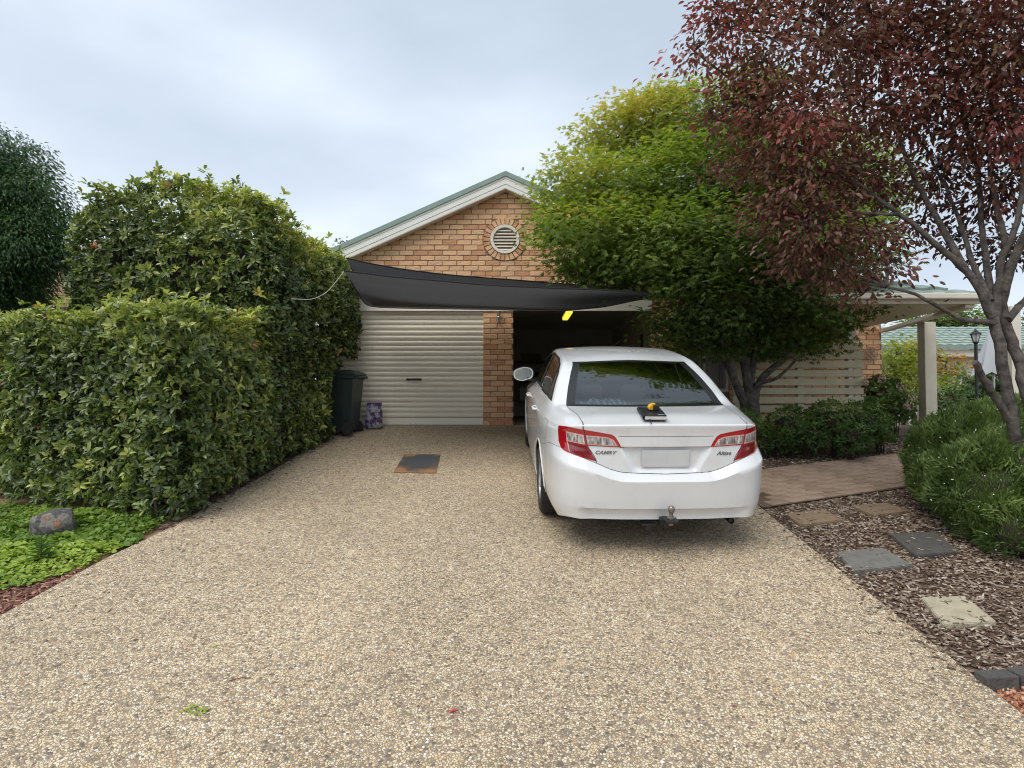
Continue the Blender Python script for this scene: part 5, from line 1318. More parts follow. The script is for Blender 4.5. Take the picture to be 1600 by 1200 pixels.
# bush on the right, flowering in tiny white stars
bush = empty('flowering_bush', (4.6, 5.6, gz(5.6)), 'dense bright green needle-leaved bush dotted with tiny white flowers under the purple tree', 'bush')
BB = [((4.15,5.2,1.22),.52),((4.55,4.65,1.05),.62),((5.1,4.5,1.1),.65),((4.45,5.9,1.38),.58),((5.2,5.4,1.35),.72),((5.2,6.5,1.45),.60),((4.75,6.5,1.42),.42),((5.9,5.2,1.3),.8),((5.9,6.4,1.45),.8),((4.0,4.85,.98),.30),((4.75,4.2,.90),.34),((4.15,5.75,1.22),.34)]
out = []
for c, r in BB:
    n = int(4*math.pi*r*r*4300); d = rand_dirs(n); d = d[d[:,2] > -.75]; n = len(d)
    lump = 1 + .10*vnoise(d, 3.5, 2) + .06*vnoise(d, 9, 3); P = np.array(c) + d*(r*lump*(1-RNG.exponential(.07, n)))[:,None]*np.array([1,1,.92])
    tuft = np.stack([vnoise(P, 15, 11), vnoise(P, 15, 12), vnoise(P, 15, 13)], 1); P = P + d*(.035*vnoise(P, 11, 21))[:,None]
    D = norm(d*.7 + np.array([0,-.1,.55]) + tuft*1.0 + RNG.normal(size=(n,3))*.35)
    T = .36 + .16*vnoise(P, 5, 2) + .20*vnoise(P, 15, 9) + .22*np.clip(d[:,2], -.5, 1) + RNG.normal(size=n)*.12
    out.append((P, D, rand_dirs(n), .050*RNG.uniform(.6,1.4,n), np.full(n,.0085), T))
arr = [np.concatenate([a[k] for a in out]) for k in range(6)]
gk = arr[0][:,2] > SLOPE*arr[0][:,1] + .01; arr = [a[gk] for a in arr]
bo = np.array(bush.location)
o = leaves('foliage', arr[0]-bo, *arr[1:], bush_m, bush, 'strap')
pick = RNG.choice(len(arr[0]), 1500, replace=False); pick = pick[(arr[2][pick, 2] > -1)]
P = arr[0][pick] + arr[1][pick]*.07
V, F, T = leaf_arrays(np.repeat(P-bo, 3, 0), norm(RNG.normal(size=(len(P)*3,3))), rand_dirs(len(P)*3), .011, .009, np.zeros(len(P)*3), 'dia')
o = mesh_np('flowers', V, F, mat('white_petal', (.80,.80,.78), .7), bush); o['kind'] = 'stuff'
b = MB()
for c, r in BB:
    b.lathe([(.05, -.0), (r*.4, .05), (r*.5, r*.5), (r*.4, r*.9), (.05, r*1.05)], (c[0], c[1], c[2]-r*.75), 10)
o = b.build('dark_core', M['twig']); keep(o, bush); o['kind'] = 'stuff'  # dark solid filler added inside the bush, shade put into its colour

# low shrubs along the screen
def shrub(name, label, blobs, m, L, Wd, tonef, dens=330, group=None, cat='shrub', shape='oval', per=5):
    c0 = blobs[0][0]; e_ = empty(name, (c0[0], c0[1], gz(c0[1])), label, cat, group); out = []
    for c, r in blobs:
        n = int(4*math.pi*r*r*dens); d = rand_dirs(n); d = d[d[:,2] > -.8]; n = len(d)
        P = np.array(c) + d*(r*(1+.14*vnoise(d, 4, 2))*(1-RNG.exponential(.10, n)))[:,None]
        out.append(rosettes(P, d, per, L, Wd, tonef(P, d), .9, .5, .5))
    arr = [np.concatenate([a[k] for a in out]) for k in range(6)]; gk = arr[0][:,2] > SLOPE*np.minimum(arr[0][:,1], YD) - .01; arr = [a[gk] for a in arr]
    split_near(arr, e_, m, shape, 'foliage', 0)
    b = MB()
    for c, r in blobs:
        for k in range(5): b.tube([(c[0]+random.uniform(-.05,.05), c[1], gz(c[1])-.03), (c[0]+random.uniform(-r,r)*.5, c[1]+random.uniform(-r,r)*.5, c[2]+r*.4)], [.012,.005], 5)
        b.lathe([(.03,-r*.3),(r*.55,-r*.1),(r*.6,r*.3),(.03,r*.5)], c, 8)
    o = b.build('stems', M['twig']); keep(o, e_); o['kind'] = 'stuff'; return e_
def sb(u, y, rpx, v): p = at(u, v, y); return (tuple(p), rpx*y/FPX)
ts = lambda P, d: .35 + .2*vnoise(P, 5, 3) + .35*np.clip(d[:,2], 0, 1)*RNG.random(len(P))
G_ = 'low shrubs in front of the timber screen'
shrub('low_shrub', 'small shrub right beside the tail of the white car', [sb(1165,8.0,24,660), sb(1185,7.9,22,675), sb(1195,7.9,18,690)], shrub_m, .055, .36, ts, group=G_)
shrub('low_shrub', 'rounded dense shrub in front of the maple trunk', [sb(1232,8.0,36,668), sb(1262,7.9,30,682), sb(1215,7.95,24,690)], shrub_m, .055, .36, ts, group=G_)
shrub('low_shrub', 'widest dark green shrub in front of the right half of the timber screen', [sb(1300,8.0,40,662), sb(1345,8.1,38,664), sb(1330,7.8,30,686), sb(1374,8.2,24,672)], shrub_m, .055, .36, ts, group=G_)
hy = shrub('hydrangea', 'leafy hydrangea with faded pink flower heads beside the brick corner', [sb(1375,9.3,34,622), sb(1400,9.1,26,640), sb(1362,9.0,22,640)], bush_m, .085, .5, lambda P, d: .30 + .2*vnoise(P, 4, 3) + .3*np.clip(d[:,2],0,1), dens=170)
for (u, v, r) in ((1378,592,6),(1409,604,7),(1424,620,8),(1420,634,7),(1352,598,5)):
    p = at(u, v, 8.8); rr = r*8.8/FPX; n = 90; d = rand_dirs(n); V, F, T = leaf_arrays(np.array(p)-np.array(hy.location)+d*rr, norm(np.cross(d, rand_dirs(n))), d, .022, .02, np.zeros(n), 'dia')
    mesh_np('flower_head', V, F, M.setdefault('pinkflower', mat('faded_petal', (.55,.38,.30), .8, noise=(.62,.5,.36), nscale=30)), hy)
shrub('garden_shrub', 'dark rounded shrub below the lamp post', [sb(1540,12.5,24,612), sb(1565,12,20,622), sb(1518,12,18,622)], shrub_m, .09, .45, lambda P, d: .2+.2*vnoise(P,4,3), dens=150, group='garden shrubs beyond the veranda')
shrub('garden_shrub', 'olive shrub right of the veranda post base', [sb(1480,11,22,628), sb(1462,10.6,16,640)], bush_m, .08, .45, lambda P, d: .25+.2*vnoise(P,4,3), dens=150, group='garden shrubs beyond the veranda')
shrub('garden_shrub', 'brownish green shrub left of the veranda post base', [sb(1430,11.5,20,630), sb(1410,11.2,18,640)], shrub_m, .08, .45, lambda P, d: .5+.2*vnoise(P,4,3), dens=150, group='garden shrubs beyond the veranda')

# ground cover by the rock
def in_px_poly(poly, n):
    us = [p[0] for p in poly]; vs_ = [p[1] for p in poly]; out = []
    while len(out) < n:
        u, v = random.uniform(min(us), max(us)), random.uniform(min(vs_), max(vs_))
        if inpoly((u, v), poly): out.append(gp(u, v))
    return np.array([tuple(p) for p in out])
gpoly = [(-420,790),(0,786),(110,792),(240,802),(262,824),(236,838),(190,856),(150,876),(100,896),(40,914),(0,920),(-420,960)]
# uniform on the ground rather than in the picture
cor = [gp(u, v) for u, v in gpoly]; xs = [c.x for c in cor]; ysr = [c.y for c in cor]; P = []
while len(P) < 17000:
    x, y = random.uniform(min(xs), max(xs)), random.uniform(min(ysr), max(ysr))
    if inpoly((x, y), [(c.x, c.y) for c in cor]) and vnoise(np.array([[x*2.2, y*2.2, 0]]), 1, 8)[0] > -.52: P.append((x, y, gz(y)))
P = np.array(P); n = len(P); hgt = .02 + .05*np.clip(vnoise(P*np.array([1,1,0]), 5, 2)+.6, 0, 1.3) * RNG.random(n); P[:,2] += hgt - .02
D = norm(RNG.normal(size=(n,3))*np.array([1,1,.3])); Nn = norm(np.array([0,-.25,1]) + RNG.normal(size=(n,3))*.35); LL = .035*RNG.uniform(.6,1.3,n)*(1+.5*(vnoise(P*np.array([1,1,0]), 3, 6) > .1))
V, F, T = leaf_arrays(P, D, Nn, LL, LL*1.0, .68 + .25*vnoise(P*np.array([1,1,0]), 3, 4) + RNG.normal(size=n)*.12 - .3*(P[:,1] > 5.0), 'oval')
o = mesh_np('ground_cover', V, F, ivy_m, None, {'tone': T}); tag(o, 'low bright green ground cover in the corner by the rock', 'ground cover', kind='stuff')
def weed(name, label, u, v, n, L, Wd, h, m, t0, cat='plant'):
    g_ = gp(u, v); P = []; D = []; e_ = empty(name, tuple(g_), label, cat)
    k = np.arange(n); zz = h*(k/n)**.9; a = k*2.4; D = np.stack([np.cos(a), np.sin(a), .35 + .9*(k/n)**2], 1); P = np.stack([.01*np.cos(a), .01*np.sin(a), zz], 1)
    V, F, T = leaf_arrays(P, D, np.tile([0,0,1.], (n,1)), L*(1.15-.75*k/n), Wd*(1.15-.6*k/n), t0 + RNG.normal(size=n)*.08, 'oval'); mesh_np('foliage', V, F, m, e_, {'tone': T})
    MB().tube([(0,0,-.02),(0,0,h)], [.006,.003], 6).build('stem', M['twig'], e_); return e_
weed('weed', 'bluish green leafy weed standing in front of the rock', 64, 876, 46, .10, .035, .17, dark_m, .75)
f_ = gp(193, 806); fern = empty('seedling', tuple(f_), 'feathery small seedling growing at the foot of the hedge', 'plant')
Pp = []; Dd = []
for s in range(7):
    a = random.uniform(0, 6.28); lean = .25
    for k in range(14):
        z = .05 + .022*k; c = np.array([math.cos(a)*lean*z, math.sin(a)*lean*z, z]); 
        for w in (1, -1): Pp.append(c); Dd.append([-math.sin(a)*w + .4*math.cos(a), math.cos(a)*w + .4*math.sin(a), .35])
V, F, T = leaf_arrays(np.array(Pp), np.array(Dd), np.tile([0,-.4,1.], (len(Pp),1)) + RNG.normal(size=(len(Pp),3))*.3, .030*RNG.uniform(.5,1.3,len(Pp)), .011, np.full(len(Pp), .45), 'oval'); mesh_np('foliage', V, F, ivy_m, fern, {'tone': T})
MB().tube([(0,0,0),(.02,0,.3)], .004, 5).build('stem', M['twig'], fern)

# bark chips, gravel, litter
def chips(name, P, L, Wd, H, m, lab, cat, tilt=.25, tone=None):
    n = len(P); a = RNG.uniform(0, 2*np.pi, n); D = norm(np.stack([np.cos(a), np.sin(a), RNG.normal(size=n)*tilt], 1)); U_ = norm(np.array([0,-SLOPE,1]) + RNG.normal(size=(n,3))*tilt)
    D, X, Z = frames(D, U_); l = (L*RNG.uniform(.5,1.5,n))[:,None]; w = (Wd*RNG.uniform(.5,1.4,n))[:,None]; h = (H*RNG.uniform(.6,1.5,n))[:,None]
    c = [P - D*l/2 - X*w/2*.7, P + D*l/2 - X*w/2*.5, P + D*l/2*.9 + X*w/2, P - D*l/2*.8 + X*w/2]
    V = np.stack(c + [q + Z*h for q in c], 1).reshape(-1, 3); b_ = (np.arange(n)*8)[:,None,None]
    F = (np.array([(4,5,6,7),(0,1,5,4),(1,2,6,5),(2,3,7,6),(3,0,4,7)])[None] + b_).reshape(-1, 4)
    T = np.repeat(RNG.random(n) if tone is None else tone, 8)
    o = mesh_np(name, V, F, m, None, {'tone': T}); tag(o, lab, cat, kind='stuff'); return o
chip_m = leaf_mat('bark_chip', [(0,(.05,.027,.02)), (.3,(.125,.085,.06)), (.6,(.225,.165,.12)), (.88,(.36,.29,.225)), (1,(.52,.46,.38))], rough=.9, trans=0.0, spec=.2, gain=1.15)
def area(n, x0, x1, y0, y1, ok=None):
    out = np.zeros((0,3))
    while len(out) < n:
        q = np.column_stack([RNG.uniform(x0,x1,n), RNG.uniform(y0,y1,n), np.zeros(n)])
        if ok is not None: q = q[ok(q)]
        out = np.concatenate([out, q])
    out = out[:n]; out[:,2] = SLOPE*np.minimum(out[:,1], YD) - .024 + RNG.uniform(0,.014,n); return out
def pathy(x): return 5.98 + (x-2.45)*.366
near = area(15500, 2.46, 4.9, 3.32, 6.9, lambda q: (q[:,1] < pathy(q[:,0]) - .03))
far_ = area(5200, 2.46, 6.2, 7.1, 9.3, lambda q: (q[:,1] > pathy(q[:,0]) + 1.22))
chips('bark_mulch', np.concatenate([near, far_]), .042, .013, .004, chip_m, 'brown bark chips covering the garden bed on the right', 'mulch')
red_m = leaf_mat('red_stone', [(0,(.25,.08,.045)), (.6,(.45,.20,.12)), (1,(.62,.42,.30))], rough=.9, trans=0.0, spec=.2)
chips('red_gravel', area(2600, 2.47, 3.6, 2.3, 3.24), .018, .013, .008, red_m, 'orange red gravel in the lower right corner', 'gravel', .5)
lit = area(1500, -4.6, -3.1, 3.0, 4.6, lambda q: (q[:,0] < np.interp(q[:,1], [e[1] for e in edgeL], [e[0] for e in edgeL]) - .01) & (q[:,0] > np.interp(q[:,1], [e[1] for e in edgeL], [e[0] for e in edgeL]) - .45))
chips('red_bark_litter', lit, .04, .014, .004, leaf_mat('red_bark', [(0,(.10,.04,.03)), (.5,(.26,.11,.08)), (1,(.50,.30,.22))], rough=.9, trans=0.0), 'reddish bark litter along the left edge of the drive', 'mulch')
ed = np.array(edgeL); yy_ = RNG.uniform(5.4, YD-.3, 900); xx_ = np.interp(yy_, ed[:,1], ed[:,0]) + RNG.exponential(.09, 900)*.9 - .12
chips('leaf_litter', np.column_stack([xx_, yy_, SLOPE*yy_ + .003]), .035, .016, .002, chip_m, 'fallen brown leaves along the foot of the hedge', 'leaf litter', .15, RNG.uniform(0,.6,900))

n_ = 150; yy_ = RNG.uniform(3.0, YD-.5, n_); xx_ = np.interp(yy_, ed[:,1], ed[:,0]) + RNG.exponential(.7, n_)
chips('scattered_litter', np.column_stack([xx_, yy_, SLOPE*yy_ + .003]), .022, .010, .002, chip_m, 'specks of leaf and bark blown across the left half of the drive', 'leaf litter', .2, RNG.uniform(0,.9,n_))
n_ = 260; yy_ = RNG.uniform(3.2, 6.2, n_); xx_ = 2.44 - RNG.exponential(.06, n_)
chips('strayed_bark', np.column_stack([xx_, yy_, SLOPE*yy_ + .003]), .028, .010, .003, chip_m, 'bark chips spilled over the right edge of the drive', 'mulch', .2)
# ================================================================ SMALL THINGS
# stepping stones
SN = Vector((0, -math.sin(sl), math.cos(sl)))
def slab(pix, th, m, label, name='stepping_stone', group='square stepping stones in the bark bed'):
    pts = [gp(u, v) + SN*.012 for u, v in pix]; c = sum(pts, Vector())/4; pts = [p-c for p in pts]
    bm = bmesh.new(); top = [bm.verts.new(p) for p in pts]; bot = [bm.verts.new(p - SN*th) for p in pts]
    bm.faces.new(top); bm.faces.new(bot[::-1])
    for i in range(4): bm.faces.new((top[i], bot[i], bot[(i+1)%4], top[(i+1)%4]))
    bmesh.ops.recalc_face_normals(bm, faces=bm.faces[:]); bmesh.ops.bevel(bm, geom=bm.edges[:], offset=.006, segments=2, affect='EDGES')
    me = bpy.data.meshes.new(name); bm.to_mesh(me); bm.free(); me.materials.append(m); o = bpy.data.objects.new(name, me); COL.objects.link(o); o.location = c; return tag(o, label, 'stepping stone', group)
tan_s = mat('tan_paver', (.27,.195,.125), .9, noise=(.20,.14,.085), nscale=14, bump=.7); grey_s = mat('grey_paver', (.185,.175,.155), .9, noise=(.135,.13,.115), nscale=12, bump=.7)
dgrey_s = mat('dark_paver', (.095,.088,.08), .85, noise=(.068,.064,.058), nscale=12, bump=.7); pale_s = mat('pale_paver', (.46,.41,.29), .9, noise=(.36,.31,.215), nscale=9, bump=.7)
slab([(1227,804),(1286,797),(1318,814),(1250,822)], .05, tan_s, 'tan square stepping stone closest to the white car')
slab([(1329,791),(1385,787),(1424,800),(1364,807)], .05, tan_s, 'tan stepping stone half reaching the green bush')
slab([(1306,864),(1377,857),(1427,884),(1334,895)], .055, grey_s, 'mid grey stepping stone with a chipped front corner')
slab([(1389,836),(1460,832),(1501,864),(1430,870)], .055, dgrey_s, 'dark slate grey stepping stone touching the bush')
slab([(1439,935),(1507,933),(1557,973),(1475,979)], .06, pale_s, 'pale yellowish stepping stone lowest in the bark bed')
sp2 = []
for pix in ([(1227,804),(1286,797),(1318,814),(1250,822)],[(1329,791),(1385,787),(1424,800),(1364,807)],[(1306,864),(1377,857),(1427,884),(1334,895)],[(1389,836),(1460,832),(1501,864),(1430,870)],[(1439,935),(1507,933),(1557,973),(1475,979)]):
    cs_ = [gp(u, v) for u, v in pix]; c0 = sum(cs_, Vector())/4
    for k in range(34):
        e_ = random.randrange(4); p = cs_[e_].lerp(cs_[(e_+1)%4], random.random()); p = p + (c0-p)*(random.random()**2.5*.7 - .04); sp2.append(tuple(p + SN*.0135))
chips('bark_on_stones', np.array(sp2), .030, .010, .003, chip_m, 'loose bark chips scattered over the stepping stones', 'mulch', .12)
# edging blocks between bark and gravel
def edging(pix, label):
    b = [gp(u, v) for u, v in pix]; a_, c_ = b; d = (c_-a_); L_ = d.length; o = MB().box((0,-.045,-.05),(L_,.045,.045), bevel=.008).build('edging_block', dgrey_s)
    o.location = a_; o.rotation_euler = (0, -math.asin(d.z/L_), math.atan2(d.y, d.x)); tag(o, label, 'edging', 'slate edging blocks')
edging([(1532,1066),(1582,1064)], 'slate grey edging block beside the drive at lower right'); edging([(1584,1062),(1660,1052)], 'slate grey edging block cut by the right edge of the photo')
# rock
def rock(c, r, label, m):
    bm = bmesh.new(); bmesh.ops.create_icosphere(bm, subdivisions=4, radius=1)
    for v in bm.verts:
        p = np.array([[v.co.x, v.co.y, v.co.z]]); k = 1 + .13*vnoise(p, 2.0, 2)[0] + .05*vnoise(p, 6, 4)[0] + .02*vnoise(p, 16, 5)[0]
        v.co = Vector((math.copysign(abs(v.co.x)**.7, v.co.x)*r[0], math.copysign(abs(v.co.y)**.75, v.co.y)*r[1], math.copysign(abs(v.co.z)**.65, v.co.z)*r[2]))*k
        v.co.z += .12*v.co.x if v.co.z > 0 else 0
    rp_ = random.Random(5)
    for k_ in range(26):
        nn = Vector((rp_.gauss(0,1), rp_.gauss(0,1), rp_.gauss(0,.8))).normalized(); ext = max(v.co.dot(nn) for v in bm.verts)
        for v in bm.verts:
            e_ = v.co.dot(nn) - ext*rp_.uniform(.80,.80)
            if e_ > 0: v.co -= nn*e_*.92
    me = bpy.data.meshes.new('rock'); bm.to_mesh(me); bm.free(); me.shade_smooth(); me.set_sharp_from_angle(angle=R(28)); me.materials.append(m); o = bpy.data.objects.new('rock', me); COL.objects.link(o); o.location = c; return tag(o, label, 'rock')
rk = gp(64, 838); rm_ = mat('weathered_rock', rough=.9, ramp=[(.3,(.045,.04,.04)),(.48,(.10,.09,.085)),(.56,(.24,.22,.20)),(.61,(.13,.115,.105)),(.66,(.50,.17,.06)),(.72,(.15,.125,.11))], nscale=11, bump=1.2, bscale=22, detail=6)
rock(rk + Vector((0,.12,.07)), (.225,.15,.135), 'dark weathered rock with orange streaks lying in the ground cover', rm_)
# rusty sheet over the drain
mt_ = bpy.data.materials.new('rusty_sheet'); mt_.use_nodes = True; t = mt_.node_tree; bb = t.nodes['Principled BSDF']; bb.inputs['Roughness'].default_value = .55
c = t.nodes.new('ShaderNodeTexCoord'); n1 = t.nodes.new('ShaderNodeTexNoise'); n1.inputs['Scale'].default_value = 7; n1.inputs['Detail'].default_value = 6; t.links.new(c.outputs['Object'], n1.inputs[0])
gr = t.nodes.new('ShaderNodeVectorMath'); gr.operation = 'LENGTH'; mp = t.nodes.new('ShaderNodeMapping'); mp.inputs['Location'].default_value = (-.10,-.18,0); mp.inputs['Scale'].default_value = (2.5,2.2,0); t.links.new(c.outputs['Object'], mp.inputs[0]); t.links.new(mp.outputs[0], gr.inputs[0])
ad = t.nodes.new('ShaderNodeMath'); ad.operation = 'MULTIPLY_ADD'; ad.inputs[1].default_value = 1.6; t.links.new(n1.outputs[0], ad.inputs[0]); t.links.new(gr.outputs['Value'], ad.inputs[2])
r = t.nodes.new('ShaderNodeValToRGB'); e = r.color_ramp.elements; e[0].position = .0; e[0].color = (.07,.075,.08,1); e[1].position = 1; e[1].color = (.36,.19,.095,1)
dv = t.nodes.new('ShaderNodeMath'); dv.operation = 'MULTIPLY'; dv.inputs[1].default_value = .4; t.links.new(ad.outputs[0], dv.inputs[0])
for p_, c_ in ((.56,(.06,.065,.07)),(.66,(.15,.10,.06)),(.74,(.30,.155,.075))): q = e.new(p_); q.color = (*c_,1)
t.links.new(dv.outputs[0], r.inputs[0]); t.links.new(r.outputs[0], bb.inputs['Base Color'])
pts = [gp(*p) for p in ((615,739),(681,740),(688,711),(632,711))]; cc = sum(pts, Vector())/4
o = MB().prism([p - cc + SN*.004 for p in pts], SN*.008).build('rusty_plate', mt_); o.location = cc; tag(o, 'rusty brown metal plate with a dark stain lying on the drive', 'plate')
# wheelie bin
bc = Vector((at(536, 600, 9.35).x, 9.35, gz(9.35))); wb = empty('wheelie_bin', tuple(bc), 'dark green wheelie bin standing between hedge and roller door', 'bin')
grn = mat('bin_green', (.018,.032,.028), .42, noise=(.026,.042,.038), nscale=5); b = MB()
w0, d0, w1, d1, hh = .20, .21, .27, .29, .93
def ring_box(w, d, z, y0=0): return [(-w,-d+y0,z),(w,-d+y0,z),(w,d+y0,z),(-w,d+y0,z)]
lv = [ring_box(w0,d0,.06), ring_box(w0+.02,d0+.02,.25), ring_box(w1-.01,d1-.01,hh-.06), ring_box(w1+.015,d1+.015,hh-.055), ring_box(w1+.015,d1+.015,hh)]
vs = [p for l in lv for p in l]; fs = [(0,3,2,1)] + [(i*4+k, i*4+(k+1)%4, (i+1)*4+(k+1)%4, (i+1)*4+k) for i in range(4) for k in range(4)] + [(16,17,18,19)]
wbo = wb
def rot_bin(o): return o
b.add(vs, fs).build('bin_body', grn, wb)
lid_ = MB(); lid_.add([(-.30,-.33,hh+.003),(.30,-.33,hh+.003),(.30,.33,hh+.003),(-.30,.33,hh+.003),(-.29,-.32,hh+.03),(.29,-.32,hh+.03),(.29,.30,hh+.045),(-.29,.30,hh+.045),(-.22,-.22,hh+.065),(.22,-.22,hh+.065),(.22,.22,hh+.075),(-.22,.22,hh+.075)],
    [(3,2,1,0),(0,1,5,4),(1,2,6,5),(2,3,7,6),(3,0,4,7),(4,5,9,8),(5,6,10,9),(6,7,11,10),(7,4,8,11),(8,9,10,11)]).build('lid', grn, wb)
MB().tube([(-.22,.36,hh-.03),(.22,.36,hh-.03)], .016, 8).box((-.23,.28,hh-.05),(-.19,.37,hh-.01)).box((.19,.28,hh-.05),(.23,.37,hh-.01)).build('handle', grn, wb)
for sx in (-1, 1):
    MB().lathe([(.001,-.02),(.06,-.022),(.10,-.025),(.105,-.015),(.105,.015),(.10,.025),(.001,.022)], (sx*.255,.18,.105), 20, axis='X').build('wheel', M['rubber'], wb, smooth=True)
MB().tube([(-.25,.18,.105),(.25,.18,.105)], .012, 8).build('axle', M['steel'], wb)
wb.rotation_euler = (0, 0, R(-95)); wb.scale = (.92, .86, .97)
# purple printed sack
sk_ = at(585, 600, 9.75); sc = empty('potting_bag', (sk_.x, 9.75, gz(9.75)), 'half full purple and white plastic sack leaning by the bin', 'bag')
pm_ = mat('sack_print', rough=.35, ramp=[(.38,(.05,.02,.08)), (.45,(.10,.04,.15)), (.51,(.30,.30,.33)), (.60,(.42,.42,.46)), (.66,(.07,.11,.06))], nscale=11, bump=.6, bscale=20)
bm = bmesh.new(); bmesh.ops.create_icosphere(bm, subdivisions=4, radius=1)
for v in bm.verts:
    p = np.array([[v.co.x, v.co.y, v.co.z]]); k = 1 + .13*vnoise(p, 3, 2)[0] + .09*vnoise(p, 9, 3)[0] + .05*vnoise(p, 21, 3)[0]
    x, y, z = [math.copysign(abs(t_)**.5, t_) for t_ in v.co]; ww = .85 if v.co.z > .3 else 1
    v.co = Vector((x*.135*ww*k, y*.085*(.55 if v.co.z > .5 else 1)*k, z*.19*k + .19))
me = bpy.data.meshes.new('sack'); bm.to_mesh(me); bm.free(); me.shade_smooth(); me.materials.append(pm_); o = bpy.data.objects.new('sack', me); COL.objects.link(o); o.parent = sc
MB().box((-.12,-.012,.36),(.12,.012,.42), bevel=.008).build('tied_top', mat('purple_plastic', (.10,.03,.16), .35), sc)
# wall lamp on the pillar
wlp = at(779, 498, YD); wl = empty('wall_lamp', (wlp.x, YD, wlp.z), 'silver up-light lamp mounted high on the brick pillar', 'lamp')
b = MB(); b.lathe([(.001,-.035),(.022,-.032),(.030,-.012),(.020,.0),(.030,.04),(.050,.075),(.052,.080),(.046,.078),(.001,.03)], (0,-.085,.03), 16); b.build('lamp_head', M['steel'], wl, smooth=True)
MB().lathe([(.001,-.012),(.045,-.010),(.050,0.0),(.001,.0)], (0,-.002,0), 16, axis='Y').tube([(0,-.01,-.03),(0,-.06,-.06),(0,-.085,-.005)], .009, 8).tube([(0,-.08,-.02),(0,-.085,-.10)], [.010,.004], 8).build('bracket', M['steel'], wl, smooth=True)

# shade sails: two cloths slung from the house towards the drive
cloth = mat('shade_cloth', (.055,.055,.058), .85, noise=(.07,.07,.073), nscale=3, bump=.25, bscale=220)
_t = cloth.node_tree; _tr = _t.nodes.new('ShaderNodeBsdfTranslucent'); _tr.inputs[0].default_value = (.115,.115,.12,1); _ms = _t.nodes.new('ShaderNodeMixShader'); _ms.inputs[0].default_value = .32
_t.links.new(_t.nodes['Principled BSDF'].outputs[0], _ms.inputs[1]); _t.links.new(_tr.outputs[0], _ms.inputs[2]); _t.links.new(_ms.outputs[0], _t.nodes['Material Output'].inputs['Surface'])
hemm = mat('hem', (.012,.012,.014), .8)
def curve3(pts, n):
    P = np.array([tuple(at(*p)) for p in pts]); t = np.concatenate([[0], np.cumsum(np.linalg.norm(np.diff(P, axis=0), axis=1))]); return pchip(t, P)(np.linspace(0, t[-1], n))
def sail(name, label, top, bot, n=48, k=12, belly=0.0, hems=(0, 1)):
    A_, B_ = curve3(top, n), curve3(bot, n); vs = []; fs = []
    for j in range(k+1):
        f = j/k
        for i in range(n):
            p = A_[i]*(1-f) + B_[i]*f; p = p + np.array([0, 0, -belly*math.sin(math.pi*f)*math.sin(math.pi*min(1, i/(n-1)*1.02))]); vs.append(tuple(p))
    for j in range(k):
        for i in range(n-1): fs.append((j*n+i, j*n+i+1, (j+1)*n+i+1, (j+1)*n+i))
    o = MB().add(vs, fs).build(name, cloth, smooth=True, fix=False); sm_ = None
    if label: tag(o, label, 'shade sail', 'black shade sails over the garage front')
    for h in hems: MB().tube([tuple(q) for q in (A_ if h == 0 else B_)], .009, 6).build('hem', hemm, o)
    return o
s1 = sail('shade_sail', 'black shade cloth sail slung low across the two garage openings',
     [(536,423,6.9),(570,427,6.95),(620,433,7.0),(680,438,7.0),(760,445,7.05),(860,450,7.1),(960,454,7.2),(1045,461,7.3)],
     [(547,437,7.6),(559,457,8.4),(574,477,9.5),(590,480,9.65),(660,482,9.75),(760,483.5,9.8),(860,486,9.8),(930,481,9.6),(980,472,8.9),(1045,462,7.6)], belly=.05)
s2 = sail('shade_sail', 'second black shade cloth rising behind the lower one to the top of the hedge',
     [(541,403,8.2),(580,412,8.3),(640,422,8.5),(720,431,8.7),(800,437,8.9),(900,445,9.2),(1010,453,9.4)],
     [(548,418,8.6),(570,450,9.0),(583,477,9.5),(640,470,9.4),(740,466,9.4),(880,462,9.5),(1010,458,9.6)], belly=.03, hems=(0, 1))
def rope(pts, r, label, name='rope'):
    P = curve3(pts, 24); o = MB().tube([tuple(q) for q in P], r, 6).build(name, mat('white_rope', (.55,.56,.55), .8)); tag(o, label, 'rope', 'ropes of the shade sails'); return o
rope([(537,424,6.9),(525,440,6.75),(505,460,6.6),(480,468,6.5),(455,467,6.45)], .0028, 'pale rope looping from the sail corner down over the hedge')
rope([(1045,461,7.3),(1075,446,7.15),(1115,436,7.0)], .003, 'pale rope running from the sail corner into the green maple')

# things inside the open garage
gi = mat('dim_cardboard', (.16,.12,.08), .9); shf = empty('garage_shelf', (.9, YD+5.6, ZD+.005), 'dark storage shelf against the back wall of the garage', 'shelf')
b = MB()
for x in (-.9, .9):
    for y in (-.2, .2): b.box((x-.02,y-.02,0),(x+.02,y+.02,1.7))
b.build('frame', M['dark'], shf)
for z in (.4, .9, 1.4): MB().box((-.95,-.25,z),(.95,.25,z+.025)).build('shelf_board', gi, shf)
for i, (x, z, w, h) in enumerate(((-.6,.925,.35,.3),(-.1,.925,.4,.22),(.5,.925,.3,.34),(-.4,1.425,.5,.2),(.4,1.425,.3,.28),(-.5,.425,.4,.3),(.3,.425,.6,.25))):
    o = MB().box((.9+x-w/2, YD+5.42, ZD+z+.005), (.9+x+w/2, YD+5.75, ZD+z+.005+h), bevel=.01).build('storage_box', (gi, M['dark'], M['plaster'])[i % 3])
    tag(o, ('left box on the middle garage shelf','flat box on the middle garage shelf','tall box at the right of the middle garage shelf','wide box on the top garage shelf','box at the right of the top garage shelf','box on the lowest garage shelf left','long box on the lowest garage shelf right')[i], 'box', 'boxes stored in the garage')
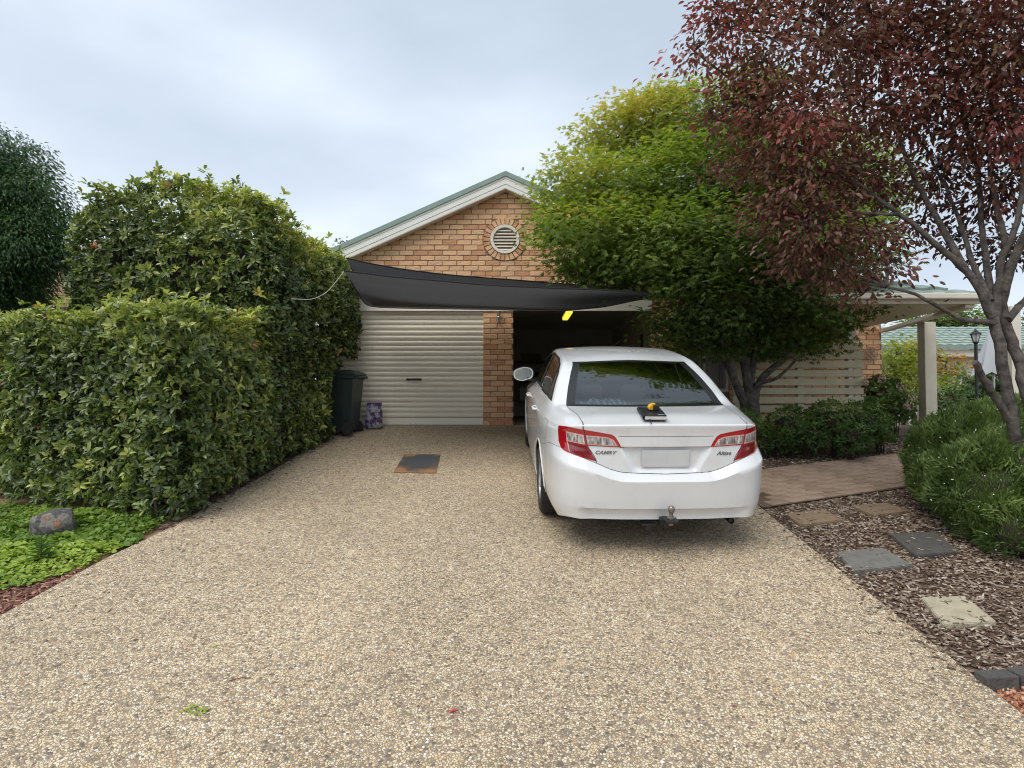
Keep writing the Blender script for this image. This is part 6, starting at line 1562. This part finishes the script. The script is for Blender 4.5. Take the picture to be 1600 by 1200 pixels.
for i, (x0, z0, x1, z1) in enumerate(((1.55,1.2,2.15,1.62),(1.6,1.1,2.3,1.25),(1.75,.9,2.35,1.35))):
    o = MB().tube([(x0, YD+1.3+.1*i, ZD+z0), (x1, YD+1.5, ZD+z1)], .018, 6).build('timber_length', mat('old_timber', (.25,.20,.13), .8)); tag(o, ('timber length sloping up under the garage roof on the right','lower timber length hanging by the garage side wall','third timber length behind the others in the garage')[i], 'timber', 'timber lengths on the garage side rack')
    
o = MB().box((2.50,YD+.9,ZD+.85),(2.78,YD+1.8,ZD+.90)).box((2.50,YD+.9,ZD+.005),(2.54,YD+.94,ZD+1.7)).box((2.50,YD+1.76,ZD+.005),(2.54,YD+1.8,ZD+1.7)).build('side_rack', M['dark']); tag(o, 'dark rack along the right garage side wall', 'rack')

# wall ornament on the brick corner
op = at(1360, 554, YW-.03); orn = MB()
def circ(cx_, cz_, r, t_): orn.tube([(op.x+cx_+r*math.cos(2*math.pi*i/20), op.y, op.z+cz_+r*math.sin(2*math.pi*i/20)) for i in range(21)], t_, 5, False)
circ(0,0,.128,.006)
for a_, b_ in ((-.045,.045),(.045,.045),(-.045,-.045),(.045,-.045)): circ(a_, b_, .034, .005); circ(a_*1.9, b_*.3, .022, .004); circ(a_, b_, .014, .004)
orn.tube([(op.x, op.y, op.z-.128),(op.x, op.y, op.z+.128)], .004, 5).tube([(op.x-.128, op.y, op.z),(op.x+.128, op.y, op.z)], .004, 5)
o = orn.build('wall_ornament', mat('worn_copper', (.30,.22,.15), .5, metal=.5)); tag(o, 'round scrolled metal ornament hung on the brick corner pier', 'ornament')

# beyond the veranda: lamp post, umbrella, bird bath, neighbours
lp = at(1526, 600, 11.0); lpe = empty('lamp_post', (lp.x, 11.0, ZD), 'black garden lamp post with glass lantern under the veranda edge', 'lamp post'); z1 = at(1526, 535, 11.0).z - ZD; zt2 = at(1526, 515, 11.0).z - ZD
blk_m = mat('black_iron', (.012,.012,.013), .45)
MB().tube([(0,0,0),(0,0,z1)], .028, 8).lathe([(.05,0),(.07,.02),(.05,.12),(.03,.16)], (0,0,0), 12).build('post', blk_m, lpe, smooth=True)
hL = zt2 - z1
MB().lathe([(.04,0),(.075,hL*.6),(.001,hL*.6)], (0,0,z1+.01), 6).build('lantern_glass', mat('lantern_glass', (.55,.57,.55), .2), lpe)
b = MB().lathe([(.10,hL*.6),(.085,hL*.68),(.03,hL*.85),(.012,hL)], (0,0,z1+.01), 6).lathe([(.03,-.03),(.05,.0),(.045,.015)], (0,0,z1), 6)
for k in range(6): a_ = math.pi*k/3; b.tube([(.042*math.cos(a_), .042*math.sin(a_), z1+.01), (.078*math.cos(a_), .078*math.sin(a_), z1+.01+hL*.6)], .006, 4)
b.build('lantern_frame', blk_m, lpe)
up_ = at(1553, 600, 12.0); ub_ = empty('folded_umbrella', (up_.x, 12.0, ZD), 'closed pale grey garden umbrella behind the purple tree trunk', 'umbrella'); zt3 = at(1553, 508, 12.0).z - ZD; zb3 = at(1553, 585, 12.0).z - ZD
vs = []; n = 28; lev = 10
for j in range(lev+1):
    f = j/lev; r_ = .03 + .30*f**.9
    for k in range(n): th = 2*math.pi*k/n; rr = r_*(1 + .22*math.cos(th*7)*f); vs.append((rr*math.cos(th), rr*math.sin(th)*.8, zt3 + (zb3-zt3)*f - .04*f*math.cos(th*7)))
fs = [(j*n+k, j*n+(k+1)%n, (j+1)*n+(k+1)%n, (j+1)*n+k) for j in range(lev) for k in range(n)]
MB().add(vs, fs).build('canopy', mat('grey_canvas', (.42,.44,.47), .9), ub_, smooth=True); MB().tube([(0,0,0),(0,0,zt3+.06)], .02, 8).build('pole', M['steel'], ub_)
cp2 = at(1590, 600, 8.2); o = MB().box((at(1582,600,8.2).x, 8.2, ZD-.55), (at(1598,600,8.2).x, 8.34, at(1590,478,8.2).z), bevel=.005).build('cream_post', M['cream']); tag(o, 'cream square post partly hidden by the purple tree trunk', 'post')
bbp = at(1537, 600, 10.0); bb_ = empty('bird_bath', (bbp.x, 10.0, ZD-.1), 'small white pedestal table beyond the flowering bush', 'table'); zt4 = at(1537, 633, 10.0).z - ZD + .1
MB().lathe([(.26,zt4-.03),(.27,zt4-.01),(.26,zt4)], (0,0,0), 24).build('table_top', mat('white_paint2', (.7,.7,.68), .5), bb_, smooth=True)
MB().lathe([(.14,0),(.12,.03),(.04,.08),(.035,zt4-.1),(.08,zt4-.032)], (0,0,0), 16).build('pedestal', mat('white_paint3', (.7,.7,.68), .5), bb_, smooth=True)
for i, (u, v) in enumerate(((1403,640),(1440,630),(1422,650))):
    p = at(u, v, 10.2); o = MB().box((p.x-.035, 10.2, ZD-.2), (p.x+.035, 10.27, p.z), bevel=.004).build('picket_post', M['cream']); tag(o, ('leftmost short cream post beyond the shrubs','tallest short cream post beside the veranda post','lowest short cream post between the other two')[i], 'post', 'short cream garden posts')
# neighbour with green tiles
nb_ = empty('green_roof_house', (at(1520,600,20).x, 20, ZD), 'neighbouring house with green tiled roof and cream gutter beyond the veranda', 'house')
zg = at(1500, 541, 20).z; X0, X1 = at(1452,600,20).x - 3.2, at(1452,600,20).x + 12
tiled_roof(nb_, 'tile_course', X0, X1, 19.9, zg, 20, 8, M['tile'], wave=.33, course=.34, x0s=.5, bump=.035)
for nm, z0, z1_, dy, mm in (('gutter', zg-.10, zg+.01, -.15, 'green_trim'), ('fascia', zg-.34, zg-.105, -.02, 'cream')):
    o = MB().box((X0, 20+dy, z0), (X1, 20+dy+.12, z1_)).build(nm, M[mm]); keep(o, nb_)
o = MB().box((X0+.5, 20.5, ZD-.1), (X1-.5, 26, zg-.345)).build('wall', M['cream']); keep(o, nb_)
o = MB().box((X0+.1, 20.11, zg-.355), (X1, 20.49, zg-.335)).build('soffit', M['cream']); keep(o, nb_)
b3 = empty('brown_roof_house', (at(1490,600,38).x, 38, ZD), 'distant low house with brown tiled roof seen under the green gutter', 'house')
zg = at(1490, 597, 38).z; X0, X1 = at(1464,600,38).x, at(1530,600,38).x
tiled_roof(b3, 'tile_course', X0, X1, 37.8, zg, 24, 7, M['browntile'], x0s=.9, x1s=-.9, bump=.04)
o = MB().box((X0+.3, 38.3, ZD-.2), (X1-.3, 42, zg-.02)).build('wall', M['cream']); keep(o, b3)
# neighbour on the left: a few pale bricks show between tree and hedge
lh = empty('pale_brick_house', (at(60,600,13).x, 13, ZD), 'pale brick house wall showing between the dark tree and the hedge', 'house')
xL0, xL1 = at(-120,600,13).x, at(112,600,13).x; zL = at(60, 408, 13).z
o = MB().box((xL0, 13.012, ZD-.1), (xL1, 19, zL)).build('wall', M['mortar']); keep(o, lh); lw = o
pale = [mat('pale_brick', (.62,.45,.30), .9, noise=(.72,.56,.40), nscale=4, bump=.6), mat('pale_brick_b', (.52,.35,.22), .9, noise=(.66,.49,.33), nscale=4, bump=.6)]
z = at(60, 480, 13).z; r_ = 0; ck = {}
while z < zL - .08:
    x = xL1 - .115*(r_ % 2)
    while x > at(35,600,13).x:
        l = min(.23, x - (-99)); mi = random.randrange(2)
        if mi not in ck: ck[mi] = brick_mesh(.23, BH, pale[mi], mi)[0]
        if x <= xL1 + .001:
            o = bpy.data.objects.new('brick', ck[mi]); COL.objects.link(o); o.parent = lw; o.location = (x-.115, 13, z)
        x -= .24
    z += BH + JT; r_ += 1
o = MB().prism([(xL0,12.7,zL),(xL1+.4,12.7,zL),(xL1+.4,15.5,zL+1.0),(xL0,15.5,zL+1.0)], (0,0,.06)).build('roof', M['browntile']); keep(o, lh)

# leaves dropped on the drive
def dropped(name, label, pix, L, Wd, T, m, shape, cat='leaf'):
    P = np.array([tuple(gp(u, v) + SN*.006) for u, v in pix]); n = len(P); a = RNG.uniform(0, 6.28, n); D = np.stack([np.cos(a), np.sin(a), SLOPE*np.sin(a)], 1)
    V, F, T_ = leaf_arrays(P, D, np.tile(np.array(SN), (n,1)) + RNG.normal(size=(n,3))*.2, L, Wd, np.full(n, T), shape); o = mesh_np(name, V, F, m, None, {'tone': T_}); tag(o, label, cat, kind=None); return o
g1 = empty('leafy_sprig', tuple(gp(305, 1112)), 'small green compound leaf sprig lying on the drive at lower left', 'leaf')
Pp = []; Dd = []
for k in range(8):
    for w in (1, -1): Pp.append((-.06+.016*k + .006*w, .004*w + .014*math.sin(k*.9), .006)); Dd.append((.5 + .25*math.sin(k*2.3+w), w, .2 + .2*math.sin(k*1.7)))
V, F, T = leaf_arrays(np.array(Pp), np.array(Dd), np.tile([0,-.1,1.], (16,1)) + RNG.normal(size=(16,3))*.25, .027*RNG.uniform(.6,1.25,16), .018, np.full(16,.75), 'oval'); mesh_np('leaflets', V, F, ivy_m, g1, {'tone': T}); MB().tube([(-.06,0,.005),(-.02,.012,.006),(.02,.004,.006),(.07,-.004,.006)], .0015, 5).build('stalk', M['twig'], g1)
g1.rotation_euler = (sl, 0, 0)
dropped('pink_leaf', 'pink red fallen leaf near the middle of the lower drive', [(716,1110)], .05, .02, .98, plum_m, 'oval')
dropped('red_leaf', 'dark red fallen leaf on the lower right of the drive', [(1143,1105)], .03, .014, .6, plum_m, 'oval')
dropped('yellow_leaf', 'withered olive leaf on the left of the drive', [(343,1008)], .05, .02, .85, hedge_m, 'oval')
dropped('pale_leaf', 'crisp pale fallen leaf on the bark bed beside the grey stepping stone', [(1470,905)], .06, .02, .97, chip_m, 'oval')
tw = MB().tube([gp(360,1064)+SN*.004, gp(378,1061)+SN*.008, gp(392,1060)+SN*.004], .0025, 5).build('twig', mat('twig_red', (.16,.07,.04), .8)); tag(tw, 'thin reddish brown twig lying on the lower left drive', 'twig')
tw = MB().tube([gp(1394,893)+SN*.02, gp(1405,900)+SN*.025, gp(1418,909)+SN*.02], .004, 5).build('twig', mat('twig_grey', (.28,.22,.17), .8)); tag(tw, 'pale twig on the bark in front of the grey stepping stone', 'twig')
